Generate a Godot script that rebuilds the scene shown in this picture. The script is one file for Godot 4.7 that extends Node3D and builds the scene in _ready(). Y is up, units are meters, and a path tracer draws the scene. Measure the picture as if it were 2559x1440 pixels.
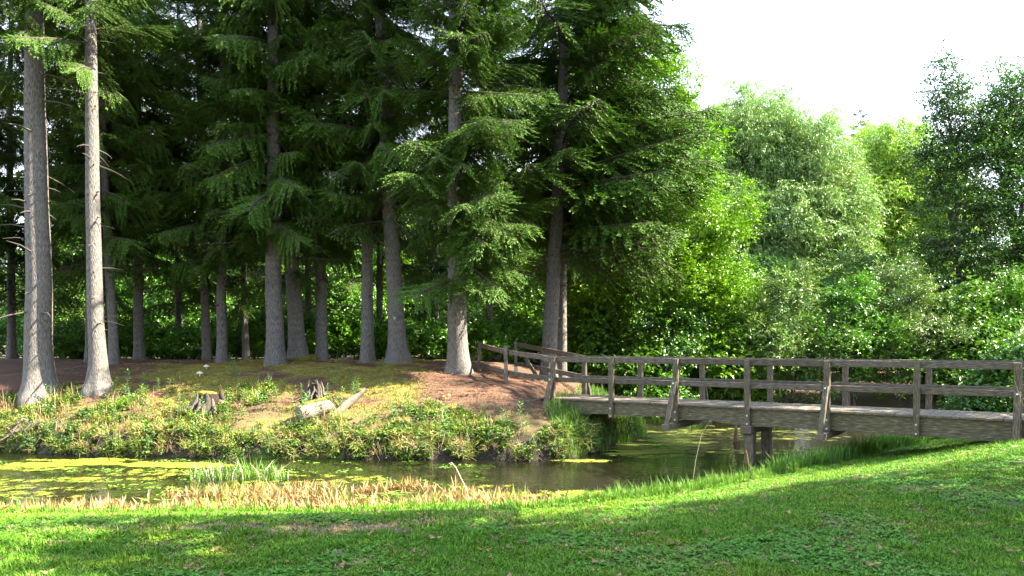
extends Node3D
# A mown lawn, a still pond, a timber footbridge and a wooded mound. Metres; y up; "d" is distance ahead of the viewer (world z = -d).

const WATER := -1.0
const DECK := 0.23
var M := {}
var rng := RandomNumberGenerator.new()
var nz := FastNoiseLite.new()
var nz2 := FastNoiseLite.new()
var names := {}
var shoreline := PackedVector2Array()
var island := PackedVector2Array()

# ---------------------------------------------------------------- geometry collector
class Geo:
	var v := PackedVector3Array()
	var n := PackedVector3Array()
	var c := PackedColorArray()
	var tint := Color.WHITE
	func tri(a: Vector3, b: Vector3, d: Vector3, col: Color) -> void:
		var m := (d - a).cross(b - a).normalized()
		v.push_back(a); v.push_back(b); v.push_back(d)
		n.push_back(m); n.push_back(m); n.push_back(m)
		c.push_back(col); c.push_back(col); c.push_back(col)
	func tri_n(a: Vector3, b: Vector3, d: Vector3, na: Vector3, nb: Vector3, nd: Vector3, col: Color) -> void:
		v.push_back(a); v.push_back(b); v.push_back(d)
		n.push_back(na); n.push_back(nb); n.push_back(nd)
		c.push_back(col); c.push_back(col); c.push_back(col)
	func quad(a: Vector3, b: Vector3, d: Vector3, e: Vector3, col: Color) -> void:
		tri(a, b, d, col); tri(a, d, e, col)
	# a leaf: two faces folded along the midrib
	func leaf(at: Vector3, dir: Vector3, up: Vector3, length: float, width: float, col: Color, fold := 0.25) -> void:
		var side := dir.cross(up).normalized()
		var nrm := side.cross(dir).normalized()
		var mid := at + dir * length * 0.45 + nrm * width * fold
		var tip := at + dir * length
		tri(at, mid - side * width * 0.5, tip, col)
		tri(at, tip, mid + side * width * 0.5, col)
	# a grass blade that bends over
	func blade(at: Vector3, lean: Vector3, h: float, w: float, bend: float, col: Color, col2: Color) -> void:
		var side := lean.cross(Vector3.UP).normalized() * w * 0.5
		var p1 := at + Vector3.UP * h * 0.5 + lean * bend * 0.22
		var p2 := at + Vector3.UP * h * (1.0 - 0.25 * bend / maxf(h, 0.01)) + lean * bend
		tri(at - side, p1 - side * 0.9, p1 + side * 0.9, col)
		tri(at - side, p1 + side * 0.9, at + side, col)
		tri(p1 - side * 0.9, p2, p1 + side * 0.9, col2)
	func tube(path: Array, radii: Array, sides: int, col: Color, capped := true) -> void:
		var rings := []
		var outs := []
		var k := path.size()
		var prev := Vector3.ZERO
		for i in k:
			var t: Vector3 = ((path[mini(i + 1, k - 1)] as Vector3) - (path[maxi(i - 1, 0)] as Vector3)).normalized()
			var a := t.cross(Vector3(0.13, 0.2, 0.97)) if prev == Vector3.ZERO else (prev - t * prev.dot(t))
			if a.length() < 0.01:
				a = t.cross(Vector3.RIGHT)
			a = a.normalized()
			prev = a
			var b := t.cross(a)
			var ring := PackedVector3Array()
			var out := PackedVector3Array()
			for s in sides:
				var w := TAU * s / sides
				var o := a * cos(w) + b * sin(w)
				out.push_back(o)
				ring.push_back((path[i] as Vector3) + o * float(radii[i]))
			rings.append(ring)
			outs.append(out)
		for i in k - 1:
			for s in sides:
				var s2 := (s + 1) % sides
				tri_n(rings[i][s], rings[i + 1][s], rings[i + 1][s2], outs[i][s], outs[i + 1][s], outs[i + 1][s2], col)
				tri_n(rings[i][s], rings[i + 1][s2], rings[i][s2], outs[i][s], outs[i + 1][s2], outs[i][s2], col)
		if capped:
			for s in sides:
				var s2 := (s + 1) % sides
				tri(path[k - 1], rings[k - 1][s2], rings[k - 1][s], col)
				tri(path[0], rings[0][s], rings[0][s2], col)
	# a board with chamfered long edges, centred on x and z, from its middle
	func board(size: Vector3, ch: float, at := Vector3.ZERO, basis := Basis()) -> void:
		var h := size * 0.5
		var prof := [Vector2(-h.y + ch, -h.z), Vector2(h.y - ch, -h.z), Vector2(h.y, -h.z + ch), Vector2(h.y, h.z - ch), Vector2(h.y - ch, h.z), Vector2(-h.y + ch, h.z), Vector2(-h.y, h.z - ch), Vector2(-h.y, -h.z + ch)]
		var w := tint
		for i in 8:
			var p: Vector2 = prof[i]
			var q: Vector2 = prof[(i + 1) % 8]
			var a := at + basis * Vector3(-h.x, p.x, p.y)
			var b := at + basis * Vector3(h.x, p.x, p.y)
			var d := at + basis * Vector3(h.x, q.x, q.y)
			var e := at + basis * Vector3(-h.x, q.x, q.y)
			quad(a, b, d, e, w)
		for i in range(1, 7):
			var p0: Vector2 = prof[0]
			var p1: Vector2 = prof[i]
			var p2: Vector2 = prof[i + 1]
			tri(at + basis * Vector3(-h.x, p0.x, p0.y), at + basis * Vector3(-h.x, p1.x, p1.y), at + basis * Vector3(-h.x, p2.x, p2.y), w)
			tri(at + basis * Vector3(h.x, p0.x, p0.y), at + basis * Vector3(h.x, p2.x, p2.y), at + basis * Vector3(h.x, p1.x, p1.y), w)
	func add_to(m: ArrayMesh, mat: Material) -> void:
		var arr := []
		arr.resize(Mesh.ARRAY_MAX)
		arr[Mesh.ARRAY_VERTEX] = v
		arr[Mesh.ARRAY_NORMAL] = n
		arr[Mesh.ARRAY_COLOR] = c
		m.add_surface_from_arrays(Mesh.PRIMITIVE_TRIANGLES, arr)
		m.surface_set_material(m.get_surface_count() - 1, mat)
	func mesh(mat: Material) -> ArrayMesh:
		var m := ArrayMesh.new()
		add_to(m, mat)
		return m

# ---------------------------------------------------------------- small helpers
func P(x: float, y: float, d: float) -> Vector3:
	return Vector3(x, y, -d)

func R(a: float, b: float) -> float:
	return rng.randf_range(a, b)

func numbered(called: String) -> String:
	var k: int = names.get(called, 0)
	names[called] = k + 1
	return called if k == 0 else "%s_%03d" % [called, k]

func tag(o: Node, label: String, category: String, group := "", kind := "") -> void:
	if label: o.set_meta("label", label)
	if category: o.set_meta("category", category)
	if group: o.set_meta("group", group)
	if kind: o.set_meta("kind", kind)

func thing(called: String, label: String, category: String, at: Vector3, turn := 0.0, group := "") -> Node3D:
	var o := Node3D.new()
	o.name = numbered(called)
	add_child(o)
	o.position = at
	o.rotation.y = turn
	tag(o, label, category, group)
	return o

func part(called: String, mesh: Mesh, parent: Node, at := Vector3.ZERO, basis := Basis()) -> MeshInstance3D:
	var o := MeshInstance3D.new()
	o.mesh = mesh
	o.name = called
	o.transform = Transform3D(basis, at)
	parent.add_child(o, true)
	return o

func scatter(called: String, mesh: Mesh, where: Array, tints: Array, parent: Node) -> MultiMeshInstance3D:
	var mm := MultiMesh.new()
	mm.transform_format = MultiMesh.TRANSFORM_3D
	mm.use_colors = true
	mm.mesh = mesh
	mm.instance_count = where.size()
	for i in where.size():
		mm.set_instance_transform(i, where[i])
		mm.set_instance_color(i, tints[i])
	var o := MultiMeshInstance3D.new()
	o.multimesh = mm
	o.name = called if parent != self else numbered(called)
	parent.add_child(o, true)
	o.set_meta("kind", "stuff")
	return o

func ramp(stops: Array) -> Gradient:
	var g := Gradient.new()
	var o := PackedFloat32Array()
	var c := PackedColorArray()
	for s in stops:
		o.push_back(s[0]); c.push_back((s[1] as Color).linear_to_srgb())
	g.offsets = o
	g.colors = c
	return g

func noise_tex(size: int, freq: float, octaves: int, stops: Array, sd: int, kind := FastNoiseLite.TYPE_SIMPLEX_SMOOTH) -> NoiseTexture2D:
	var t := NoiseTexture2D.new()
	var f := FastNoiseLite.new()
	f.noise_type = kind
	f.seed = sd
	f.frequency = freq
	f.fractal_octaves = octaves
	t.width = size
	t.height = size
	t.seamless = true
	t.seamless_blend_skirt = 0.2
	t.noise = f
	if stops.size() > 0:
		t.color_ramp = ramp(stops)
	return t

func grey(v: float) -> Color:
	return Color(v, v, v)

# StandardMaterial3D with computed albedo and relief, laid on by three planes
func surf(col: Color, rough: float, tex: Texture2D = null, tscale := Vector3.ONE, relief: Texture2D = null, depth := 0.0, in_world := true) -> StandardMaterial3D:
	var m := StandardMaterial3D.new()
	m.albedo_color = col.linear_to_srgb()
	m.roughness = rough
	m.vertex_color_use_as_albedo = true
	if tex:
		m.albedo_texture = tex
		m.uv1_triplanar = true
		m.uv1_world_triplanar = in_world
		m.uv1_scale = tscale
	if relief:
		m.heightmap_enabled = true
		m.heightmap_texture = relief
		m.heightmap_scale = depth
		m.uv1_triplanar = true
		m.uv1_world_triplanar = in_world
		m.uv1_scale = tscale
	return m

func leafy(rough: float, through: Color, spec := 0.5) -> StandardMaterial3D:
	var m := StandardMaterial3D.new()
	m.albedo_color = Color.WHITE
	m.vertex_color_use_as_albedo = true
	m.roughness = rough
	m.metallic_specular = spec
	m.cull_mode = BaseMaterial3D.CULL_DISABLED
	m.backlight_enabled = true
	m.backlight = through
	return m

# ---------------------------------------------------------------- the lie of the land
func shore(x: float) -> float:
	for i in shoreline.size() - 1:
		if x <= shoreline[i + 1].x:
			return lerpf(shoreline[i].y, shoreline[i + 1].y, clampf((x - shoreline[i].x) / (shoreline[i + 1].x - shoreline[i].x), 0.0, 1.0))
	return shoreline[shoreline.size() - 1].y

func near_in(x: float, d: float) -> float:       # metres inland on the lawn side, negative over water
	return (shore(x) - d) * (1.0 if x < 0.0 else 0.78) + nz.get_noise_2d(x * 14.0, 5.0) * 0.12

func far_in(x: float, d: float) -> float:        # metres inland on the wooded side
	var p := Vector2(x, d)
	var best := 1e9
	for i in island.size():
		var q := Geometry2D.get_closest_point_to_segment(p, island[i], island[(i + 1) % island.size()])
		best = minf(best, q.distance_squared_to(p))
	best = sqrt(best)
	if not Geometry2D.is_point_in_polygon(p, island):
		best = -best
	return best + nz.get_noise_2d(x * 11.0, 77.0 + d * 4.0) * 0.25

func prof(s: float, pts: Array) -> float:
	for i in pts.size() - 1:
		if s <= pts[i + 1][0]:
			return lerpf(pts[i][1], pts[i + 1][1], clampf((s - pts[i][0]) / (pts[i + 1][0] - pts[i][0]), 0.0, 1.0))
	return pts[pts.size() - 1][1]

const MOUND := [[0.0, -1.08], [0.18, -0.62], [0.5, -0.42], [2.4, 0.40], [5.0, 0.83], [8.0, 1.00], [12.0, 0.95], [40.0, 0.7]]
const FLAT := [[0.0, -1.08], [0.2, -0.75], [1.5, -0.45], [5.0, -0.1], [40.0, 0.4]]

func H(x: float, d: float) -> float:
	var sn := near_in(x, d)
	if sn > -0.4:
		var y := -1.12 + 0.3 * smoothstep(-0.4, 0.35, sn) + 0.8 * smoothstep(0.0, 5.2, sn)
		y += 0.06 * smoothstep(5.0, 9.0, x) + nz.get_noise_2d(x * 16.0, d * 16.0) * 0.045
		return y
	var si := far_in(x, d)
	if si > 0.0:
		var k := smoothstep(1.5, 5.5, x)
		var y := lerpf(prof(si, MOUND), prof(si, FLAT), k)
		return y + nz.get_noise_2d(x * 18.0, d * 18.0) * 0.09 * smoothstep(0.0, 1.0, si) + nz2.get_noise_2d(x * 40.0, d * 40.0) * 0.03
	return WATER - 0.1 - minf(0.5, 0.22 * minf(-sn, -si)) + nz.get_noise_2d(x * 20.0, d * 20.0) * 0.03

var trail := [Vector2(-6.0, 7.4), Vector2(-1.6, 7.25), Vector2(0.5, 8.2), Vector2(2.6, 9.9), Vector2(4.0, 11.0), Vector2(6.5, 12.4)]
func worn(x: float, d: float) -> float:
	var best := 1e9
	var p := Vector2(x, d)
	for i in trail.size() - 1:
		best = minf(best, Geometry2D.get_closest_point_to_segment(p, trail[i], trail[i + 1]).distance_to(p))
	var k := nz2.get_noise_2d(x * 9.0 + 40.0, d * 9.0)
	return clampf(maxf(0.0, 1.0 - best / 0.32) * (0.42 + 1.8 * k), 0.0, 1.0) * 0.7

func mossy(x: float, d: float) -> float:
	var k := nz2.get_noise_2d(x * 13.0, d * 22.0 + 300.0) * 1.2 + 0.34
	return clampf(k * 2.2 * smoothstep(-1.9, -3.4, x) * smoothstep(-12.5, -9.5, x), 0.0, 1.0)

func ground_colour(x: float, d: float) -> Color:
	var sn := near_in(x, d)
	var k := nz2.get_noise_2d(x * 25.0, d * 25.0)
	if sn > -0.1:
		var c := Color(0.07, 0.10, 0.025).lerp(Color(0.13, 0.105, 0.05), clampf(0.5 + k, 0.0, 1.0))
		return c.lerp(Color(0.20, 0.135, 0.08), worn(x, d))
	var si := far_in(x, d)
	if si > 0.0:
		var c := Color(0.125, 0.06, 0.031).lerp(Color(0.08, 0.042, 0.023), clampf(0.5 + k * 1.3, 0.0, 1.0))
		c = c.lerp(Color(0.10, 0.115, 0.03), 0.7 * smoothstep(12.0, 24.0, si))
		c = c.lerp(Color(0.17, 0.155, 0.022), mossy(x, d) * 0.8)
		c = c.lerp(Color(0.11, 0.095, 0.03), 0.6 * smoothstep(2.2, 1.0, si))
		return c.lerp(Color(0.03, 0.021, 0.014), smoothstep(0.55, 0.25, si))
	var bed := Color(0.036, 0.028, 0.012).lerp(Color(0.024, 0.02, 0.009), clampf(0.5 + k, 0.0, 1.0))
	var alg := clampf(nz2.get_noise_2d(x * 9.0, d * 14.0 + 90.0) * 2.4 + 0.45, 0.0, 1.0) * smoothstep(-1.5, -5.0, x)
	return bed.lerp(Color(0.13, 0.25, 0.012), alg)

func lines(a: float, b: float, fine_a: float, fine_b: float, step: float) -> PackedFloat32Array:
	var out := PackedFloat32Array()
	var low := []
	var x := fine_a
	var s := step
	while x > a:
		s *= 1.28
		x -= s
		low.push_front(x)
	for q in low: out.push_back(q)
	x = fine_a
	while x < fine_b:
		out.push_back(x)
		x += step
	s = step
	while x < b:
		out.push_back(x)
		x += s
		s *= 1.28
	out.push_back(x)
	return out

func build_ground() -> void:
	var xs := lines(-500.0, 500.0, -15.0, 13.0, 0.16)
	var ds := lines(-60.0, 700.0, 4.6, 27.0, 0.13)
	var w := xs.size()
	var hgt := ds.size()
	var v := PackedVector3Array()
	var n := PackedVector3Array()
	var c := PackedColorArray()
	var idx := PackedInt32Array()
	v.resize(w * hgt); n.resize(w * hgt); c.resize(w * hgt)
	for j in hgt:
		for i in w:
			v[j * w + i] = P(xs[i], H(xs[i], ds[j]), ds[j])
			c[j * w + i] = ground_colour(xs[i], ds[j])
	for j in hgt:
		for i in w:
			var a := v[j * w + mini(i + 1, w - 1)] - v[j * w + maxi(i - 1, 0)]
			var b := v[mini(j + 1, hgt - 1) * w + i] - v[maxi(j - 1, 0) * w + i]
			n[j * w + i] = a.cross(b).normalized()
			if i < w - 1 and j < hgt - 1:
				var q := j * w + i
				idx.append_array(PackedInt32Array([q, q + w, q + w + 1, q, q + w + 1, q + 1]))
	var arr := []
	arr.resize(Mesh.ARRAY_MAX)
	arr[Mesh.ARRAY_VERTEX] = v
	arr[Mesh.ARRAY_NORMAL] = n
	arr[Mesh.ARRAY_COLOR] = c
	arr[Mesh.ARRAY_INDEX] = idx
	var m := ArrayMesh.new()
	m.add_surface_from_arrays(Mesh.PRIMITIVE_TRIANGLES, arr)
	m.surface_set_material(0, M.soil)
	var o := part("ground", m, self)
	tag(o, "", "", "", "structure")

func build_water() -> void:
	var g := PlaneMesh.new()
	g.size = Vector2(220.0, 60.0)
	g.material = M.water
	var o := part("water", g, self, P(0.0, WATER, 30.0))
	tag(o, "", "", "", "structure")

# ---------------------------------------------------------------- foliage pieces
func shade_of(c: Color, spread: float) -> Color:
	var k := 1.0 + R(-spread, spread)
	return Color(c.r * k * (1.0 + R(-0.08, 0.12)), c.g * k, c.b * k * (1.0 + R(-0.1, 0.1)))

# one conifer bough about 3 m long along +x: wood, side twigs, needle shoots
func make_bough(sd: int, length: float, col: Color, droop: float, bare := false) -> ArrayMesh:
	rng.seed = sd
	var wood := Geo.new()
	var g := Geo.new()
	var path := []
	var radii := []
	var steps := 9
	var wob := R(-0.15, 0.15)
	for i in steps:
		var t := float(i) / (steps - 1)
		path.append(Vector3(length * t * (1.0 - 0.08 * droop), 0.22 * t - droop * t * t * length * 0.42 + 0.16 * t * t * t * length * droop, sin(t * 4.0 + wob * 9.0) * 0.1 + wob * t * length))
		radii.append(lerpf(0.028, 0.005, t))
	wood.tube(path, radii, 5, Color.WHITE, false)
	var n := int(length * (11.0 if not bare else 6.0))
	for k in n:
		var t := 0.12 + 0.88 * (k + R(0.0, 0.8)) / n
		var f := t * (steps - 1)
		var i0 := mini(int(f), steps - 2)
		var at: Vector3 = (path[i0] as Vector3).lerp(path[i0 + 1], f - i0)
		var axis: Vector3 = ((path[i0 + 1] as Vector3) - (path[i0] as Vector3)).normalized()
		var lim := length * 0.30 * pow(sin(PI * clampf(t * 0.86 + 0.10, 0.0, 1.0)), 0.8) + 0.1
		for sgn: float in [-1.0, 1.0]:
			if bare and R(0, 1) < 0.35:
				continue
			var l := lim * R(0.55, 1.15)
			var dir := (axis * R(0.6, 1.0) + Vector3(0, R(-0.75, 0.12) - droop * 0.3, 0) + axis.cross(Vector3.UP).normalized() * sgn * R(0.7, 1.05)).normalized()
			var sag := Vector3(0, -0.3 * l * (0.4 + droop) * R(0.4, 1.5), 0)
			wood.tube([at, at + dir * l * 0.5 + sag * 0.3, at + dir * l + sag], [0.008, 0.006, 0.003], 3, Color.WHITE, false)
			var shoots := int(l / 0.047)
			if bare:
				shoots = int(shoots * 0.25)
			for q in shoots:
				var u := 0.1 + 0.9 * (q + R(0, 1)) / shoots
				var p := at + dir * l * u + sag * u * u
				for s2: float in [-1.0, 1.0]:
					var sd2 := dir.cross(Vector3.UP).normalized() * s2
					var dd := (dir * R(0.5, 1.0) + sd2 * R(0.35, 0.9) + Vector3(0, R(-0.6, 0.25), 0)).normalized()
					var ll := R(0.08, 0.17) * (1.0 - 0.25 * u)
					var cc := shade_of(col, 0.3)
					var tipc := Color(cc.r * 1.35, cc.g * 1.3, cc.b * 1.1)
					g.leaf(p, dd, Vector3(R(-0.3, 0.3), 1, R(-0.3, 0.3)).normalized(), ll, R(0.024, 0.036), cc if R(0, 1) < 0.7 else tipc, -0.2)
					if R(0, 1) < 0.55:
						g.leaf(p, (dd + Vector3(0, R(-0.5, 0.1), 0)).normalized(), sd2, ll * 0.9, R(0.022, 0.034), cc, 0.1)
			g.leaf(at + dir * l + sag, (dir + Vector3(0, 0.1, 0)).normalized(), Vector3.UP, 0.16, 0.05, shade_of(col, 0.3))
	var m := ArrayMesh.new()
	wood.add_to(m, M.twig)
	if g.v.size() > 0:
		g.add_to(m, M.needle)
	return m

# a spray of broad or narrow leaves on a few twigs, about half a metre across
func make_clump(sd: int, twigs: int, leaves: int, reach: float, ll: float, lw: float, col: Color, mat: Material, hang := 0.0, spread := 0.25) -> ArrayMesh:
	rng.seed = sd
	var g := Geo.new()
	for t in twigs:
		var dir := Vector3(R(-1, 1), R(-0.35, 0.9) - hang, R(-1, 1)).normalized()
		var at := Vector3(R(-0.3, 0.3), R(-0.25, 0.25), R(-0.3, 0.3)) * reach
		for k in leaves:
			var u := (k + R(0.2, 1.0)) / leaves
			var p := at + dir * reach * u + Vector3(0, -hang * 0.5 * reach * u * u, 0)
			var away := Vector3(R(-1, 1), R(-0.7, 0.4) - hang, R(-1, 1)).normalized()
			var ld := (dir * 0.5 + away).normalized()
			g.leaf(p, ld, Vector3(R(-0.7, 0.7), 1, R(-0.7, 0.7)).normalized(), ll * R(0.7, 1.25), lw * R(0.75, 1.2), shade_of(col, spread))
	return g.mesh(mat)

# ---------------------------------------------------------------- conifers
var boughs := {}
func trunk_mesh(r: float, height: float, lean: Vector2, flare: float, sd: int, mat: Material) -> ArrayMesh:
	rng.seed = sd
	var hs := [-0.5, -0.15, 0.0, 0.08, 0.18, 0.3, 0.45, 0.65, 0.9, 1.2, 1.6, 2.2, 3.0, 4.0, 5.2, 6.5, 8.0, 10.0, 12.5, 15.5, 19.0, height]
	var sides := 26
	var ph := R(0, TAU)
	var lobes := 4 + rng.randi() % 3
	var v := PackedVector3Array()
	var n := PackedVector3Array()
	var c := PackedColorArray()
	var idx := PackedInt32Array()
	var rows := 0
	for h: float in hs:
		if h > height: continue
		rows += 1
		var taper := r * (1.0 - 0.92 * pow(clampf(h / height, 0.0, 1.0), 1.15))
		for s in sides:
			var w := TAU * s / sides
			var fl := flare * exp(-maxf(h, 0.0) / 0.42) * (0.75 + 0.55 * pow(0.5 + 0.5 * cos(lobes * w + ph), 1.5) + 0.15 * cos(2.0 * w + ph * 2.0))
			var rr := taper * (1.0 + fl) * (1.0 + 0.035 * nz2.get_noise_3d(cos(w) * 30.0, h * 14.0 + sd, sin(w) * 30.0))
			v.push_back(Vector3(lean.x * h + cos(w) * rr + nz.get_noise_2d(h * 6.0, sd * 9.0) * 0.09, h, lean.y * h + sin(w) * rr))
			c.push_back(Color.WHITE)
	for j in rows:
		for s in sides:
			var a := v[j * sides + (s + 1) % sides] - v[j * sides + (s + sides - 1) % sides]
			var b := v[mini(j + 1, rows - 1) * sides + s] - v[maxi(j - 1, 0) * sides + s]
			n.push_back(b.cross(a).normalized())
			if j < rows - 1:
				var q := j * sides + s
				var q2 := j * sides + (s + 1) % sides
				idx.append_array(PackedInt32Array([q, q2, q2 + sides, q, q2 + sides, q + sides]))
	var arr := []
	arr.resize(Mesh.ARRAY_MAX)
	arr[Mesh.ARRAY_VERTEX] = v
	arr[Mesh.ARRAY_NORMAL] = n
	arr[Mesh.ARRAY_COLOR] = c
	arr[Mesh.ARRAY_INDEX] = idx
	var m := ArrayMesh.new()
	m.add_surface_from_arrays(Mesh.PRIMITIVE_TRIANGLES, arr)
	m.surface_set_material(0, mat)
	return m

# spec: x, d, dia, height, crown (where boughs start), reach, lean, flare, mat, bough set, label, and optional extras
func conifer(s: Dictionary) -> Node3D:
	var sd: int = s.seed
	var y := H(s.x, s.d)
	var t := thing(s.get("called", "conifer_tree"), s.label, "tree", P(s.x, y - 0.04, s.d), 0.0, s.get("group", ""))
	var height: float = s.get("height", 23.0)
	var lean: Vector2 = s.get("lean", Vector2.ZERO)
	var r: float = s.dia * (0.5 if s.d < 24.0 else 0.45)
	part("trunk", trunk_mesh(r, height, lean, s.get("flare", 0.36), sd, M.bark), t)
	rng.seed = sd * 31 + 7
	var h: float = s.crown
	var kind: String = s.get("boughs", "dark")
	var reach: float = s.reach
	var per: float = s.get("per", 4.8)
	while h < height - 0.6:
		var f := clampf((h - float(s.crown)) / (height - float(s.crown)), 0.0, 1.0)
		var low := clampf((h - float(s.crown)) / 3.0, 0.0, 1.0)
		var l := reach * pow(1.0 - f, 0.65) * lerpf(0.75, 1.0, low)
		var count := int(per + R(0.0, 1.0))
		var a0 := R(0.0, TAU)
		for k in count:
			var az := a0 + TAU * k / count + R(-0.5, 0.5)
			if s.has("bias") and R(0.0, 1.0) < 0.62:
				az = float(s.bias) + R(-1.15, 1.15)
			var set_: Array = boughs["bare"] if (h < float(s.crown) + float(s.get("bare", 1.2)) and R(0, 1) < 0.6) else boughs[kind]
			var mesh: Mesh = set_[rng.randi() % set_.size()]
			var sc := l * R(0.5, 1.22) / 3.0
			var b := Basis(Vector3.UP, az) * Basis(Vector3.BACK, R(-0.38, 0.26) + 0.45 * f) * Basis(Vector3.RIGHT, R(-0.65, 0.65))
			var hh := h + R(-0.2, 0.2)
			part("branch", mesh, t, Vector3(lean.x * hh, hh, lean.y * hh), b.scaled(Vector3(sc, lerpf(sc, 1.0, 0.3), lerpf(sc, 1.0, 0.35))))
		h += R(0.25, 0.6) * (1.0 if h < 12.5 else 1.9) * float(s.get("gap", 1.1))
	if s.has("stubs"):
		for k in int(s.stubs):
			var hh := R(1.6, float(s.crown) + 1.0)
			var az := R(0.0, TAU)
			var rr := r * (1.0 - 0.92 * pow(hh / height, 1.15))
			part("branch_stub", boughs.stub[rng.randi() % boughs.stub.size()], t, Vector3(lean.x * hh + cos(az) * rr * 0.93, hh, lean.y * hh - sin(az) * rr * 0.93), Basis(Vector3.UP, az) * Basis(Vector3.BACK, R(-0.4, 0.3)) * Basis.from_scale(Vector3.ONE * R(0.6, 1.3)))
	return t

# ---------------------------------------------------------------- broad-leaved trees and shrubs
var clumps := {}
# lobes: [x, y, toward-viewer z, rx, ry, rz] from the base
func leaf_tree(called: String, label: String, category: String, at: Vector3, r: float, trunk_h: float, lobes: Array, kind: String, count: int, tint: Color, sd: int, group := "", bark: Material = null, size := 1.0, stems := 1) -> Node3D:
	var t := thing(called, label, category, at, 0.0, group)
	rng.seed = sd
	if bark == null: bark = M.bark_grey
	var where := []
	var tints := []
	var total := 0.0
	for l in lobes: total += pow(l[3] * l[4] * l[5], 0.72)
	for st in stems:
		var g := Geo.new()
		var foot := Vector3(R(-0.3, 0.3), 0, R(-0.3, 0.3)) * (0.0 if stems == 1 else 1.0)
		var head := Vector3(lobes[st % lobes.size()][0] * 0.35, trunk_h, lobes[st % lobes.size()][2] * 0.35) if stems > 1 else Vector3(R(-0.2, 0.2), trunk_h, R(-0.2, 0.2))
		var mid := foot.lerp(head, 0.5) + Vector3(R(-0.15, 0.15), 0, R(-0.15, 0.15))
		g.tube([foot + Vector3(0, -0.3, 0), foot, foot + (mid - foot) * 0.15, mid, head], [r * 1.5, r * 1.35, r * 1.05, r * 0.9, r * 0.72], 10, Color.WHITE)
		part("trunk" if stems == 1 else "stem", g.mesh(bark), t)
		for i in lobes.size():
			if stems > 1 and i % stems != st: continue
			var l: Array = lobes[i]
			var g2 := Geo.new()
			var c := Vector3(l[0], l[1], l[2])
			var from := head if stems > 1 else Vector3(0, trunk_h * R(0.75, 1.0), 0).lerp(head, 0.6)
			var m1 := from.lerp(c, 0.45) + Vector3(R(-0.3, 0.3), R(0.0, 0.5), R(-0.3, 0.3))
			g2.tube([from, m1, c], [r * 0.6, r * 0.42, r * 0.25], 7, Color.WHITE, false)
			for k in 9:
				var dv := Vector3(R(-1, 1), R(-0.5, 1), R(-1, 1)).normalized() * Vector3(l[3], l[4], l[5]) * 0.85
				var st2 := m1.lerp(c, R(0.2, 1.0))
				g2.tube([st2, st2.lerp(c + dv, 0.5) + Vector3(R(-0.2, 0.2), R(0.0, 0.3), R(-0.2, 0.2)), c + dv], [r * 0.2, r * 0.12, 0.012], 5, Color.WHITE, false)
			part("limb", g2.mesh(bark), t)
	for l in lobes:
		var share := int(count * pow(l[3] * l[4] * l[5], 0.72) / total)
		var c := Vector3(l[0], l[1], l[2])
		for k in share:
			var dv := Vector3(R(-1, 1), R(-1, 1), R(-1, 1))
			while dv.length_squared() > 1.0 or dv.length_squared() < 0.01:
				dv = Vector3(R(-1, 1), R(-1, 1), R(-1, 1))
			dv = dv.normalized()
			var bump := 1.0 + 0.42 * nz.get_noise_3d(dv.x * 70.0 + sd * 13.0, dv.y * 70.0, dv.z * 70.0 + c.x * 20.0)
			var rad := bump * (1.0 - 0.62 * pow(rng.randf(), 1.7))
			var p := c + dv * Vector3(l[3], l[4], l[5]) * rad
			if nz2.get_noise_3d(p.x * 22.0, p.y * 22.0, p.z * 22.0 + sd) < -0.15:
				continue
			if p.y + at.y < H(at.x, -at.z) + 0.1 and p.y < 0.15:
				continue
			var sc := size * R(0.75, 1.3)
			where.append(Transform3D(Basis(Vector3.UP, R(0, TAU)) * Basis(Vector3(1, 0, 0), R(-0.5, 0.5)) * Basis.from_scale(Vector3.ONE * sc), p))
			var q := R(0.78, 1.22)
			var warm := R(-0.1, 0.14)
			tints.append(Color(tint.r * q * (1.0 + warm), tint.g * q, tint.b * q * (1.0 - warm)))
	var by := [[], [], []]
	var tb := [[], [], []]
	for i in where.size():
		by[i % 3].append(where[i]); tb[i % 3].append(tints[i])
	for k in 3:
		if by[k].size() > 0:
			scatter("foliage", clumps[kind][k % clumps[kind].size()], by[k], tb[k], t)
	return t

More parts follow.
